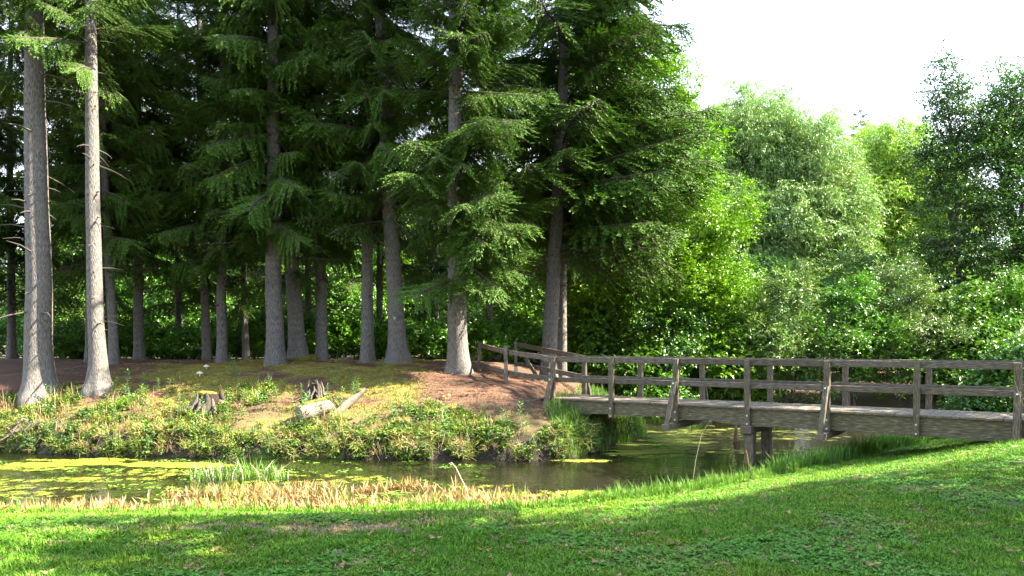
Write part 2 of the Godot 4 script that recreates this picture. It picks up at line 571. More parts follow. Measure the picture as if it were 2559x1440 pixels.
func _ready() -> void:
	rng.seed = 11
	nz.seed = 5
	nz.frequency = 0.02
	nz.fractal_octaves = 3
	nz2.seed = 19
	nz2.frequency = 0.025
	nz2.fractal_octaves = 4
	# ------------------------------------------------ camera, sky, sun, exposure
	var cam := Camera3D.new()
	cam.name = "camera"
	cam.projection = Camera3D.PROJECTION_FRUSTUM
	cam.near = 0.1
	cam.far = 2000.0
	cam.size = 0.1 * 2.0 * 720.0 / 2009.0
	cam.frustum_offset = Vector2(0.0, 0.1 * 135.0 / 2009.0)
	cam.position = Vector3(0, 1.65, 0)
	add_child(cam)
	cam.current = true
	var env := Environment.new()
	env.background_mode = Environment.BG_SKY
	var sky := Sky.new()
	var sm := ProceduralSkyMaterial.new()
	sm.sky_top_color = Color(0.74, 0.82, 0.95)
	sm.sky_horizon_color = Color(0.97, 0.985, 1.0)
	sm.sky_curve = 0.22
	sm.sky_energy_multiplier = 0.74
	sm.ground_bottom_color = Color(0.25, 0.27, 0.18)
	sm.ground_horizon_color = Color(0.6, 0.65, 0.6)
	sm.sun_angle_max = 12.0
	sky.sky_material = sm
	env.sky = sky
	env.tonemap_mode = Environment.TONE_MAPPER_LINEAR
	env.tonemap_exposure = 8.5
	env.sdfgi_enabled = true
	env.ssao_enabled = true
	env.ssil_enabled = true
	var we := WorldEnvironment.new()
	we.name = "environment"
	we.environment = env
	add_child(we)
	var sun := DirectionalLight3D.new()
	sun.name = "sun"
	sun.light_energy = 1.6
	sun.light_color = Color(1.0, 0.95, 0.86)
	sun.light_angular_distance = 0.5
	sun.shadow_enabled = true
	add_child(sun)
	var el := deg_to_rad(45.0)
	var to_sun := Vector3(cos(el) * 0.99, sin(el), cos(el) * 0.055)
	sun.look_at_from_position(to_sun * 50.0, Vector3.ZERO, Vector3.UP)
	# ------------------------------------------------ materials
	shoreline = PackedVector2Array([Vector2(-500, 11.4), Vector2(-9, 11.9), Vector2(-3, 12.0), Vector2(0, 12.4), Vector2(2, 13.2), Vector2(3.6, 14.4), Vector2(5, 15.6), Vector2(7, 17.2), Vector2(9, 19), Vector2(12, 22), Vector2(20, 27), Vector2(40, 33), Vector2(500, 60)])
	island = PackedVector2Array([Vector2(-500, 60), Vector2(-60, 26), Vector2(-25, 21.5), Vector2(-16, 20), Vector2(-12.3, 19.4), Vector2(-9.1, 18.7), Vector2(-6, 18.3), Vector2(-2.5, 18.05), Vector2(0.5, 18.0), Vector2(1.3, 18.3), Vector2(2.5, 20), Vector2(3.6, 22.3), Vector2(4.0, 25), Vector2(3.8, 28), Vector2(5, 31), Vector2(10, 31.5), Vector2(16, 31), Vector2(22, 32), Vector2(45, 38), Vector2(500, 75), Vector2(900, 1200), Vector2(-900, 1200)])
	var t_soil := noise_tex(512, 0.03, 5, [[0.0, grey(0.45)], [0.5, grey(0.8)], [1.0, grey(1.15)]], 3)
	var t_fine := noise_tex(512, 0.06, 5, [[0.0, grey(0.0)], [1.0, grey(1.0)]], 4)
	M.soil = surf(grey(1.0), 0.95, t_soil, Vector3(0.9, 0.9, 0.9), t_fine, 2.5)
	var t_bark := noise_tex(512, 0.022, 5, [[0.0, Color(0.07, 0.062, 0.055)], [0.4, Color(0.19, 0.175, 0.16)], [0.62, Color(0.30, 0.285, 0.27)], [1.0, Color(0.42, 0.41, 0.39)]], 21)
	var t_crack := noise_tex(512, 0.03, 4, [], 23)
	M.bark = surf(Color(0.52, 0.505, 0.49), 0.92, t_bark, Vector3(2.6, 0.5, 2.6), t_crack, 3.0)
	M.bark_grey = surf(Color(0.42, 0.38, 0.34), 0.9, t_bark, Vector3(2.0, 0.6, 2.0), t_crack, 2.0)
	M.twig = surf(Color(0.07, 0.055, 0.042), 0.95)
	M.stub = surf(Color(0.05, 0.042, 0.035), 0.95)
	M.needle = leafy(0.7, Color(0.45, 0.5, 0.12), 0.35)
	M.leaf = leafy(0.42, Color(0.75, 0.8, 0.35))
	M.gloss = leafy(0.4, Color(0.6, 0.7, 0.3), 0.5)
	M.grass = leafy(0.68, Color(0.6, 0.7, 0.2), 0.32)
	M.straw = leafy(0.6, Color(0.5, 0.45, 0.3))
	M.weed = leafy(0.66, Color(0.6, 0.7, 0.2), 0.35)
	M.matt = leafy(0.8, Color(0.2, 0.2, 0.1))
	var t_wood := noise_tex(512, 0.02, 5, [[0.0, Color(0.035, 0.032, 0.03)], [0.4, Color(0.085, 0.076, 0.068)], [0.65, Color(0.14, 0.128, 0.115)], [1.0, Color(0.27, 0.26, 0.235)]], 41)
	var t_woodg := noise_tex(512, 0.014, 5, [[0.0, Color(0.04, 0.036, 0.03)], [0.45, Color(0.09, 0.082, 0.066)], [0.62, Color(0.10, 0.105, 0.06)], [1.0, Color(0.24, 0.23, 0.2)]], 42)
	var t_grain := noise_tex(512, 0.04, 4, [], 43)
	M.wood_x = surf(Color(0.98, 0.88, 0.72), 0.85, t_wood, Vector3(0.5, 5.0, 5.0), t_grain, 0.8, false)
	M.wood_y = surf(Color(1.05, 0.94, 0.77), 0.85, t_wood, Vector3(5.0, 0.5, 5.0), t_grain, 0.8, false)
	M.wood_z = surf(Color(1.4, 1.25, 1.02), 0.85, t_wood, Vector3(6.0, 6.0, 0.6), t_grain, 0.8, false)
	M.beam = surf(Color(1.0, 0.9, 0.7), 0.9, t_woodg, Vector3(0.6, 3.2, 3.2), t_grain, 0.9, false)
	M.cut = surf(Color(0.24, 0.19, 0.14), 0.9, t_soil, Vector3(3, 3, 3), t_grain, 1.0, false)
	M.log = surf(Color(1.05, 0.93, 0.76), 0.85, t_bark, Vector3(0.5, 4, 4), t_crack, 3.0, false)
	M.rot = surf(Color(0.95, 0.82, 0.7), 0.95, t_bark, Vector3(5, 0.9, 5), t_crack, 3.0, false)
	M.moss = surf(Color(0.24, 0.22, 0.02), 0.95, t_soil, Vector3(4, 4, 4), t_fine, 3.0)
	M.stone = surf(Color(0.42, 0.40, 0.36), 0.9, t_soil, Vector3(4, 4, 4), t_fine, 1.0)
	M.steel = surf(Color(0.55, 0.56, 0.57), 0.45)
	M.steel.metallic = 0.7
	M.water = StandardMaterial3D.new()
	M.water.albedo_color = Color(0.009, 0.010, 0.004, 0.6).linear_to_srgb()
	M.water.albedo_color.a = 0.6
	M.water.transparency = BaseMaterial3D.TRANSPARENCY_ALPHA
	M.water.roughness = 0.03
	M.water.metallic_specular = 0.4
	M.water.heightmap_enabled = true
	M.water.heightmap_texture = noise_tex(512, 0.01, 3, [], 51)
	M.water.heightmap_scale = 0.5
	M.water.uv1_triplanar = true
	M.water.uv1_world_triplanar = true
	M.water.uv1_scale = Vector3(0.5, 0.5, 0.9)
	# ------------------------------------------------ the setting
	build_ground()
	build_water()
	print("ground ", Time.get_ticks_msec())
	make_pieces()
	build_conifers()
	print("conifers ", Time.get_ticks_msec())
	build_broadleaves()
	print("broadleaves ", Time.get_ticks_msec())
	build_bridge()
	build_fence()
	build_lawn()
	print("lawn ", Time.get_ticks_msec())
	build_bank()
	build_pond()
	print("done ", Time.get_ticks_msec())

func make_pieces() -> void:
	boughs.dark = []
	boughs.sunny = []
	boughs.bare = []
	boughs.stub = []
	for k in 5:
		boughs.dark.append(make_bough(100 + k, 3.0, Color(0.052, 0.118, 0.011), 0.45 + 0.22 * (k % 3)))
	for k in 5:
		boughs.sunny.append(make_bough(200 + k, 3.0, Color(0.052, 0.118, 0.011), 0.3 + 0.25 * (k % 3)))
	for k in 3:
		boughs.bare.append(make_bough(300 + k, 3.0, Color(0.052, 0.118, 0.011), 0.35, true))
	for k in 4:
		rng.seed = 400 + k
		var g := Geo.new()
		var l: float = [0.07, 0.12, 0.3, 0.8][k]
		g.tube([Vector3(-0.03, 0, 0), Vector3(l * 0.5, 0.015, 0.01), Vector3(l, -0.05 * l, R(-0.1, 0.1) * l)], [0.024, 0.016, 0.005], 5, Color.WHITE)
		boughs.stub.append(g.mesh(M.stub))
	clumps.beech = []
	clumps.willow = []
	clumps.alder = []
	clumps.shrub = []
	clumps.far = []
	clumps.hazel = []
	clumps.sallow = []
	for k in 3:
		clumps.beech.append(make_clump(500 + k, 7, 9, 0.55, 0.12, 0.075, Color(0.13, 0.27, 0.010), M.leaf))
		clumps.willow.append(make_clump(510 + k, 9, 14, 0.75, 0.18, 0.042, Color(0.24, 0.32, 0.14), M.gloss, 0.45))
		clumps.alder.append(make_clump(520 + k, 7, 9, 0.55, 0.11, 0.08, Color(0.055, 0.115, 0.03), M.gloss))
		clumps.shrub.append(make_clump(530 + k, 7, 9, 0.46, 0.125, 0.07, Color(0.08, 0.18, 0.028), M.gloss))
		clumps.hazel.append(make_clump(550 + k, 6, 7, 0.5, 0.17, 0.12, Color(0.09, 0.19, 0.022), M.leaf))
		clumps.sallow.append(make_clump(560 + k, 8, 11, 0.5, 0.13, 0.042, Color(0.13, 0.2, 0.06), M.gloss))
		clumps.far.append(make_clump(540 + k, 8, 10, 0.8, 0.2, 0.12, Color(0.07, 0.15, 0.02), M.leaf))

func build_conifers() -> void:
	var list := [
		{"x": -12.63, "d": 21.5, "dia": 0.70, "crown": 8.9, "reach": 3.0, "lean": Vector2(-0.012, 0.0), "flare": 0.85, "stubs": 46, "per": 2.6, "bare": 0.3, "boughs": "sunny", "label": "thickest pale grey conifer trunk with flared roots, standing at the pond end of the mound"},
		{"x": -10.99, "d": 21.3, "dia": 0.42, "crown": 8.6, "reach": 2.7, "lean": Vector2(-0.018, 0.0), "flare": 0.85, "stubs": 60, "per": 2.4, "bare": 0.3, "boughs": "sunny", "label": "slim pale grey conifer studded with dark branch stubs beside the thickest trunk"},
		{"x": -12.9, "d": 26.0, "dia": 0.33, "crown": 3.2, "reach": 2.6, "lean": Vector2(-0.04, 0.0), "label": "dark leaning conifer half hidden behind the slim pale trunk"},
		{"x": -14.5, "d": 27.5, "dia": 0.30, "crown": 3.6, "reach": 2.6, "label": "thin dark conifer between the two pale grey trunks"},
		{"x": -13.5, "d": 29.0, "dia": 0.38, "crown": 3.4, "reach": 2.9, "label": "dark straight conifer standing alone past the slim pale trunk"},
		{"x": -11.05, "d": 29.0, "dia": 0.35, "crown": 3.2, "reach": 2.6, "lean": Vector2(-0.02, 0.0), "label": "thinner of the dark conifer pair near the pale mushrooms, patched with moss"},
		{"x": -9.78, "d": 27.0, "dia": 0.38, "crown": 3.4, "reach": 2.8, "lean": Vector2(0.01, 0.0), "label": "blacker, thicker conifer of the dark pair near the pale mushrooms"},
		{"x": -10.3, "d": 31.0, "dia": 0.28, "crown": 2.4, "reach": 2.2, "label": "thin conifer with a sunlit pale foot behind the dark pair"},
		{"x": -7.52, "d": 25.5, "dia": 0.62, "crown": 4.2, "reach": 3.0, "lean": Vector2(-0.01, 0.0), "bare": 0.8, "label": "stout brown conifer pressed against the mossy footed tree"},
		{"x": -7.10, "d": 26.6, "dia": 0.58, "crown": 2.9, "reach": 2.8, "lean": Vector2(-0.06, 0.0), "flare": 0.9, "label": "sunlit pale conifer with a mossy green flared foot"},
		{"x": -6.41, "d": 27.0, "dia": 0.43, "crown": 4.0, "reach": 2.7, "lean": Vector2(-0.012, 0.0), "label": "dark straight conifer next to the mossy footed tree"},
		{"x": -4.66, "d": 26.0, "dia": 0.44, "crown": 4.2, "reach": 2.7, "label": "brown grey straight conifer midway along the crest of the mound"},
		{"x": -3.55, "d": 25.5, "dia": 0.60, "crown": 4.6, "reach": 2.9, "lean": Vector2(-0.06, 0.0), "flare": 0.75, "label": "dark leaning conifer with a wide foot and a small white disc on its bark"},
		{"x": -1.49, "d": 23.0, "dia": 0.56, "crown": 2.7, "reach": 3.1, "lean": Vector2(-0.016, 0.0), "flare": 0.6, "boughs": "sunny", "bias": -0.35, "gap": 1.0, "per": 5.6, "bare": 0.2, "label": "pale grey conifer with bright green boughs, rooted beside the end of the fence"},
		{"x": 1.19, "d": 26.0, "dia": 0.56, "crown": 4.0, "reach": 5.1, "lean": Vector2(0.05, 0.0), "boughs": "sunny", "bias": 0.0, "gap": 0.95, "per": 5.4, "bare": 0.5, "label": "tall conifer with one sunlit side and long spreading limbs behind the bridge end"},
		{"x": 1.77, "d": 28.5, "dia": 0.36, "crown": 4.5, "reach": 2.6, "label": "slender shaded conifer close behind the long limbed tree at the bridge"},
		{"x": -3.6, "d": 38.0, "dia": 0.24, "crown": 2.2, "reach": 2.2, "label": "thin far conifer seen between the disc marked tree and the pale fence end tree"},
		{"x": -19.4, "d": 28.0, "dia": 0.36, "crown": 2.8, "gap": 1.6, "reach": 3.0, "label": "dark boughed conifer at the edge of the wood beyond the thickest trunk"},
		{"x": -16.6, "d": 33.0, "dia": 0.34, "crown": 2.6, "reach": 2.8, "gap": 1.3, "per": 3.6, "label": "shaded conifer deep in the wood behind the thickest pale trunk"},
		{"x": -14.3, "d": 34.5, "dia": 0.34, "crown": 2.4, "reach": 3.0, "gap": 1.3, "per": 3.6, "label": "shaded conifer deep in the wood behind the lone dark trunk"},
		{"x": -8.6, "d": 34.0, "dia": 0.32, "crown": 3.0, "reach": 2.8, "gap": 1.3, "per": 3.6, "label": "shaded conifer deep in the wood behind the stout brown trunk"},
		{"x": -5.4, "d": 33.0, "dia": 0.32, "crown": 3.6, "reach": 2.8, "gap": 1.3, "per": 3.6, "label": "shaded conifer deep in the wood behind the mid crest trunk"},
		{"x": -0.9, "d": 33.0, "dia": 0.34, "crown": 3.8, "reach": 3.0, "gap": 1.3, "per": 3.6, "label": "shaded conifer deep in the wood behind the pale fence end tree"},
		{"x": -17.6, "d": 24.0, "dia": 0.34, "crown": 2.6, "reach": 2.8, "gap": 1.3, "label": "dark boughed conifer just past the thickest pale trunk at the edge of the view"},
		{"x": -19.2, "d": 30.8, "dia": 0.34, "crown": 2.4, "reach": 3.0, "label": "shaded conifer filling the gap at the edge of the view beyond the thickest trunk"},
		{"x": 3.2, "d": 60.0, "dia": 0.4, "crown": 3.0, "reach": 3.4, "label": "far conifer behind the bright green beech"},
	]
	for i in list.size():
		var s: Dictionary = list[i]
		s.seed = 900 + i
		s.group = "conifers of the wooded mound"
		if not s.has("stubs"): s.stubs = 16
		var t := conifer(s)
		if i == 9:
			for k in 7:
				var a := TAU * k / 7.0
				part("foot_moss", lump(0.17 + 0.05 * sin(k * 2.3), 0.10 + 0.05 * cos(k * 1.7), 0.15, 60 + k, M.moss), t, Vector3(cos(a) * 0.42, 0.14 + 0.07 * sin(k * 3.1), sin(a) * 0.42))
		if i == 12:
			var g := CylinderMesh.new()
			g.top_radius = 0.05
			g.bottom_radius = 0.05
			g.height = 0.012
			g.radial_segments = 20
			g.material = M.stone
			part("marker_disc", g, t, Vector3(-0.13, 1.46, 0.34), Basis(Vector3.RIGHT, PI / 2))
	# two far spires above the willows
	for k in 2:
		var s := {"x": [52.0, 47.5][k], "d": 120.0, "dia": 0.5, "crown": 14.0, "reach": 5.5, "height": [36.8, 35.8][k], "seed": 960 + k, "per": 4.0, "gap": 0.8, "called": "distant_spruce", "group": "distant spruces", "label": ["taller of two tiny spruce tips above the willows", "smaller of two tiny spruce tips above the willows"][k]}
		conifer(s)

func build_broadleaves() -> void:
	var W := Color(1, 1, 1)
	# bright beech behind the bridge end
	leaf_tree("beech_tree", "bright yellow green beech glowing in the sun behind the bridge", "tree", P(6.4, 0.0, 33.5), 0.22, 2.6, [[0.0, 9.2, 0, 2.3, 2.6, 2.3], [1.4, 6.6, 0.6, 2.2, 2.3, 2.2], [-1.8, 6.8, 0.4, 2.4, 2.6, 2.2], [0.3, 4.2, 1.0, 2.6, 1.9, 2.2], [-3.2, 4.4, 0.0, 2.2, 2.2, 2.0], [-0.4, 12.0, 0.0, 2.0, 2.0, 1.8], [2.2, 3.2, 0.5, 1.7, 1.6, 1.7]], "beech", 2600, W, 601)
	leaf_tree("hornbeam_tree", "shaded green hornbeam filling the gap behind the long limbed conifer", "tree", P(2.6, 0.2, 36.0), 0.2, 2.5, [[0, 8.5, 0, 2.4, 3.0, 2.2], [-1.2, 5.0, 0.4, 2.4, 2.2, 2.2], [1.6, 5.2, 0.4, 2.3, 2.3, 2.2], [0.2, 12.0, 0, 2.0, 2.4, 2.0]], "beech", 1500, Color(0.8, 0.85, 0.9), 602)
	# willows
	leaf_tree("white_willow", "silvery green willow with a broad feathery crown", "tree", P(15.0, 0.7, 45.0), 0.34, 3.5, [[-1.6, 12.4, 0, 2.9, 2.9, 2.8], [1.2, 11.2, 0.5, 2.8, 2.7, 2.6], [-2.8, 8.2, 1.0, 2.7, 2.6, 2.5], [0.4, 7.6, 1.6, 3.0, 2.6, 2.6], [3.0, 8.4, 0.4, 2.2, 2.4, 2.2], [-0.8, 4.2, 1.4, 3.4, 2.2, 2.4], [2.6, 5.0, 1.0, 2.4, 2.0, 2.2], [-3.6, 11.8, 0.0, 1.9, 2.4, 2.0]], "willow", 4200, Color(0.86, 1.0, 0.8), 603)
	leaf_tree("yellow_willow", "rounded yellow green willow between the silvery willow and the dark alder", "tree", P(22.6, -0.2, 48.0), 0.24, 3.2, [[0.0, 12.2, 0, 3.1, 2.9, 2.6], [-1.9, 9.6, 0.6, 2.6, 2.6, 2.4], [1.9, 9.6, 0.4, 2.6, 2.6, 2.4], [0.2, 6.0, 1.0, 3.2, 2.6, 2.4]], "willow", 3200, Color(1.0, 1.2, 0.32), 604)
	# alders
	leaf_tree("alder_tree", "dark blue green alder rising above the yellow willow", "tree", P(21.0, -0.2, 38.0), 0.17, 6.0, [[-0.4, 13.2, 0, 1.0, 2.1, 1.1], [0.5, 11.2, 0, 1.5, 1.4, 1.4], [-1.1, 10.2, 0.2, 1.2, 1.1, 1.2], [-0.4, 8.4, 0.3, 1.5, 1.3, 1.4], [1.1, 7.8, 0.3, 1.3, 1.2, 1.3], [-0.9, 6.2, 0.3, 1.6, 1.2, 1.5], [0.8, 4.6, 0.4, 1.9, 1.5, 1.6], [-1.2, 3.4, 0.4, 1.8, 1.5, 1.6]], "alder", 1150, W, 605, "alders at the pond", M.bark_grey)
	leaf_tree("alder_tree", "taller leafy alder at the edge of the view past the dark alder", "tree", P(24.2, -0.2, 38.5), 0.2, 6.0, [[-0.2, 13.4, 0, 1.4, 2.0, 1.5], [0.9, 11.2, 0.3, 1.8, 1.7, 1.8], [-1.0, 9.4, 0.4, 1.5, 1.5, 1.5], [0.8, 8.0, 0.6, 1.8, 1.4, 1.7], [-0.8, 6.2, 0.8, 1.9, 1.4, 1.6], [0.9, 4.6, 0.8, 2.1, 1.6, 1.7], [-1.4, 11.6, 0.2, 1.5, 1.5, 1.4]], "alder", 1400, Color(1.3, 1.35, 1.1), 606, "alders at the pond", M.bark_grey)
	# thicket wall behind the pond
	var thick := [[9.5, 37.0, 6.5], [13.0, 38.5, 6.0], [17.0, 39.5, 6.5], [20.5, 42.0, 6.5], [26.5, 41.0, 7.0]]
	for k in thick.size():
		var q: Array = thick[k]
		var hh: float = q[2]
		leaf_tree("thicket_tree", ["shaded young tree under the silvery willow, nearest the beech", "shaded young tree in the gap under the silvery willow", "many stemmed young tree beneath the yellow willow", "shaded young tree behind the dark alder trunk", "shaded young tree at the far end of the thicket"][k], "tree", P(q[0], -0.4, q[1]), 0.09, 2.0, [[0, hh * 0.72, 0, 1.9, hh * 0.3, 1.8], [-1.3, hh * 0.45, 0.5, 1.8, hh * 0.28, 1.7], [1.3, hh * 0.42, 0.5, 1.8, hh * 0.28, 1.7]], "alder", 520, Color(1.15, 1.25, 0.9), 620 + k, "young trees of the thicket", M.bark_grey, 1.0, 4)
	# shrubs on the far shore, sunlit tops
	var shr := [[4.9, 31.6, 2.6, 1.4], [6.6, 31.9, 3.4, 1.6], [8.6, 31.6, 3.0, 1.7], [10.8, 31.4, 5.4, 1.9], [13.2, 31.5, 4.6, 2.1], [15.6, 32.0, 5.2, 2.0], [17.9, 32.2, 4.2, 1.9], [20.3, 32.8, 4.8, 2.0], [22.6, 33.4, 4.4, 1.9], [5.6, 29.8, 1.6, 1.0], [12.6, 20.6, 1.9, 1.2], [14.6, 22.6, 2.3, 1.4], [17.0, 25.2, 2.6, 1.6], [3.4, 33.0, 3.2, 1.5], [4.6, 36.5, 4.2, 1.8]]
	for k in shr.size():
		var q: Array = shr[k]
		var hh: float = q[2]
		var rr: float = q[3]
		leaf_tree("pond_shrub", ["low shrub nearest the fence on the far shore", "dark shrub just behind the left half of the bridge", "mid sized shrub under the beech on the far shore", "tall pointed shrub with sparkling leaves behind the bridge pier", "broad glossy shrub beside the tall pointed one", "tall shrub with an upswept top between two broad glossy ones", "rounded shrub under the dark alder trunk", "leafy shrub at the foot of the two alders", "outermost shrub of the far shore row", "small bush hanging over the water behind the bridge", "low green bush on the lawn side just past the bridge end", "second low bush beyond the lawn end of the bridge", "third and tallest bush beyond the lawn end of the bridge", "shaded bush right behind the long limbed conifer", "taller shaded bush farther back behind the long limbed conifer"][k], "shrub", P(q[0], H(q[0], q[1]) - 0.05, q[1]), 0.05, hh * 0.35, [[0, hh * 0.72, 0, rr * 0.62, hh * 0.32, rr * 0.62], [-rr * 0.5, hh * 0.42, 0.3, rr * 0.7, hh * 0.34, rr * 0.7], [rr * 0.5, hh * 0.40, 0.3, rr * 0.7, hh * 0.34, rr * 0.7], ([0, hh * 0.2, 0.5, rr, hh * 0.22, rr * 0.8] if k > 5 else [0, hh * 0.5, 0.9, rr * 0.9, hh * 0.16, rr * 0.7]), [rr * 0.3, hh * 0.95, 0.0, rr * 0.2, hh * 0.16, rr * 0.2], [-rr * 0.35, hh * 0.85, 0.1, rr * 0.18, hh * 0.16, rr * 0.18]], ["hazel", "shrub", "hazel", "sallow", "shrub", "sallow", "hazel", "shrub", "sallow", "shrub", "shrub", "hazel", "sallow", "hazel", "shrub"][k], 560 if hh > 2.5 else 340, [Color(0.8, 0.85, 0.8), Color(0.85, 0.9, 0.9), Color(1.2, 1.2, 0.8), Color(1.0, 1.05, 1.0), Color(1.1, 1.15, 0.9)][k % 5], 640 + k, "shrubs along the far shore", M.bark_grey, 1.0, 4)
	# undergrowth behind the conifer trunks
	for k in 15:
		rng.seed = 700 + k
		var x := -27.0 + k * 1.95 + R(-0.4, 0.4)
		var d := 44.5 + R(-2.0, 2.5)
		var hh := R(4.6, 7.2)
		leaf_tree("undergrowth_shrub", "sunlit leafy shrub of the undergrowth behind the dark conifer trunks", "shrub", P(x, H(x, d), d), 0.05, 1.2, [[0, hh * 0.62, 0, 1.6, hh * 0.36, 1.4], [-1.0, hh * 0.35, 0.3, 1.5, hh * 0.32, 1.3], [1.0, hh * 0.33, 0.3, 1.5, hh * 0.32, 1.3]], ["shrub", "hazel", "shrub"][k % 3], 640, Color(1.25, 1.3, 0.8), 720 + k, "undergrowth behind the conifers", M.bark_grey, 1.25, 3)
	for k in 16:
		rng.seed = 740 + k
		var x := -21.0 + k * 1.45 + R(-0.4, 0.4)
		var d := 33.0 + R(-1.0, 2.5)
		var hh := R(1.1, 2.0)
		leaf_tree("low_shrub", "low leafy bush filling the gap between conifer trunks at the back of the mound", "shrub", P(x, H(x, d), d), 0.035, 0.7, [[0, hh * 0.6, 0, 1.1, hh * 0.36, 1.0], [-0.8, hh * 0.35, 0.3, 1.0, hh * 0.32, 0.9], [0.8, hh * 0.33, 0.3, 1.0, hh * 0.32, 0.9]], "shrub", 330, Color(1.15, 1.25, 0.8), 860 + k, "low bushes at the back of the mound", M.bark_grey, 1.0, 3)
	for k in 5:
		rng.seed = 890 + k
		var x := -36.0 + k * 2.7
		var d := 40.0 + R(-2.0, 3.0)
		var hh := R(5.0, 7.5)
		leaf_tree("undergrowth_shrub", "tall shaded bush at the very edge of the wood past the thickest conifer", "shrub", P(x, H(x, d), d), 0.06, 1.8, [[0, hh * 0.62, 0, 1.9, hh * 0.36, 1.6], [-1.2, hh * 0.3, 0.3, 1.7, hh * 0.3, 1.4], [1.2, hh * 0.3, 0.3, 1.7, hh * 0.3, 1.4]], "far", 420, Color(0.8, 0.85, 0.8), 895 + k, "edge bushes", M.bark_grey, 0.8, 3)
	# wall of trees far behind the wood
	for k in 12:
		rng.seed = 760 + k
		var x := -38.0 + k * 4.6 + R(-0.8, 0.8)
		var d := 56.0 + R(-3.0, 5.0)
		var hh := R(11.0, 14.5)
		leaf_tree("woodland_tree", "green broadleaved tree glimpsed far behind the conifer wood", "tree", P(x, H(x, d), d), 0.2, 4.0, [[0, hh * 0.8, 0, 2.4, hh * 0.2, 2.2], [-1.6, hh * 0.55, 0.5, 2.4, hh * 0.22, 2.2], [1.6, hh * 0.5, 0.5, 2.4, hh * 0.22, 2.2], [0, hh * 0.25, 0.8, 3.0, hh * 0.22, 2.4]], "far", 700, Color(1.05, 1.05, 0.9), 780 + k, "trees behind the wood", M.bark_grey)
	for k in 5:
		rng.seed = 960 + k
		var x := 18.0 + k * 5.2
		var d := 58.0 + R(-2.0, 3.0)
		var hh := R(10.0, 13.0)
		leaf_tree("woodland_tree", "green tree filling the distance behind the alders and willows", "tree", P(x, H(x, d), d), 0.2, 4.0, [[0, hh * 0.8, 0, 2.4, hh * 0.2, 2.2], [-1.6, hh * 0.5, 0.5, 2.4, hh * 0.22, 2.2], [1.6, hh * 0.5, 0.5, 2.4, hh * 0.22, 2.2], [0, hh * 0.25, 0.8, 3.0, hh * 0.22, 2.4]], "far", 700, Color(1.0, 1.05, 0.9), 970 + k, "trees behind the alders")
	# trees at the viewer's back, whose closed crowns shade the near lawn and darken the wood
	for k in 8:
		rng.seed = 980 + k
		var x := -22.0 + k * 5.6 + R(-0.8, 0.8)
		var d := -12.0 + R(-3.0, 2.0)
		var hh := R(14.0, 18.0)
		leaf_tree("lawn_tree", "leafy tree of the row behind the lawn", "tree", P(x, H(x, d), d), 0.28, hh * 0.35, [[0, hh * 0.8, 0, 3.0, hh * 0.2, 2.8], [-1.8, hh * 0.55, 0.6, 2.8, hh * 0.2, 2.4], [1.8, hh * 0.5, -0.6, 2.8, hh * 0.2, 2.4], [0.0, hh * 0.3, 0.6, 3.0, hh * 0.16, 2.4]], "far", 620, W, 990 + k, "trees behind the lawn")
	# trees beside the lawn, out of view, whose shade lies on it
	var sh := [[13.0, 7.0, 16.0], [18.0, 8.2, 16.5], [15.5, 2.6, 17.0], [21.0, 5.0, 18.0], [9.6, 5.0, 14.5], [18.3, 19.8, 20.0], [16.8, 16.4, 11.5]]
	for k in sh.size():
		var q: Array = sh[k]
		var hh: float = q[2]
		leaf_tree("lawn_tree", "leafy tree beside the lawn whose shade falls on the grass", "tree", P(q[0], H(q[0], q[1]), q[1]), 0.28, hh * 0.45, [[0, hh * 0.82, 0, 2.8, hh * 0.17, 2.8], [-1.6, hh * 0.66, 0.6, 2.6, hh * 0.16, 2.4], [1.7, hh * 0.64, -0.6, 2.6, hh * 0.16, 2.4], [0.2, hh * 0.56, 1.6, 2.4, hh * 0.13, 2.2], [0, hh * 0.6, -1.8, 2.4, hh * 0.14, 2.2]], "far", 175, W, 820 + k, "trees beside the lawn")

# ---------------------------------------------------------------- footbridge
func oriented(along: Vector3) -> Basis:
	var x := along.normalized()
	var z := x.cross(Vector3.UP).normalized()
	return Basis(x, z.cross(x), z)

func board_mesh(size: Vector3, mat: Material, ch := 0.008) -> ArrayMesh:
	var g := Geo.new()
	var k := R(0.7, 1.25)
	g.tint = Color(k * R(0.94, 1.06), k, k * R(0.86, 1.0))
	g.board(size, ch)
	return g.mesh(mat)

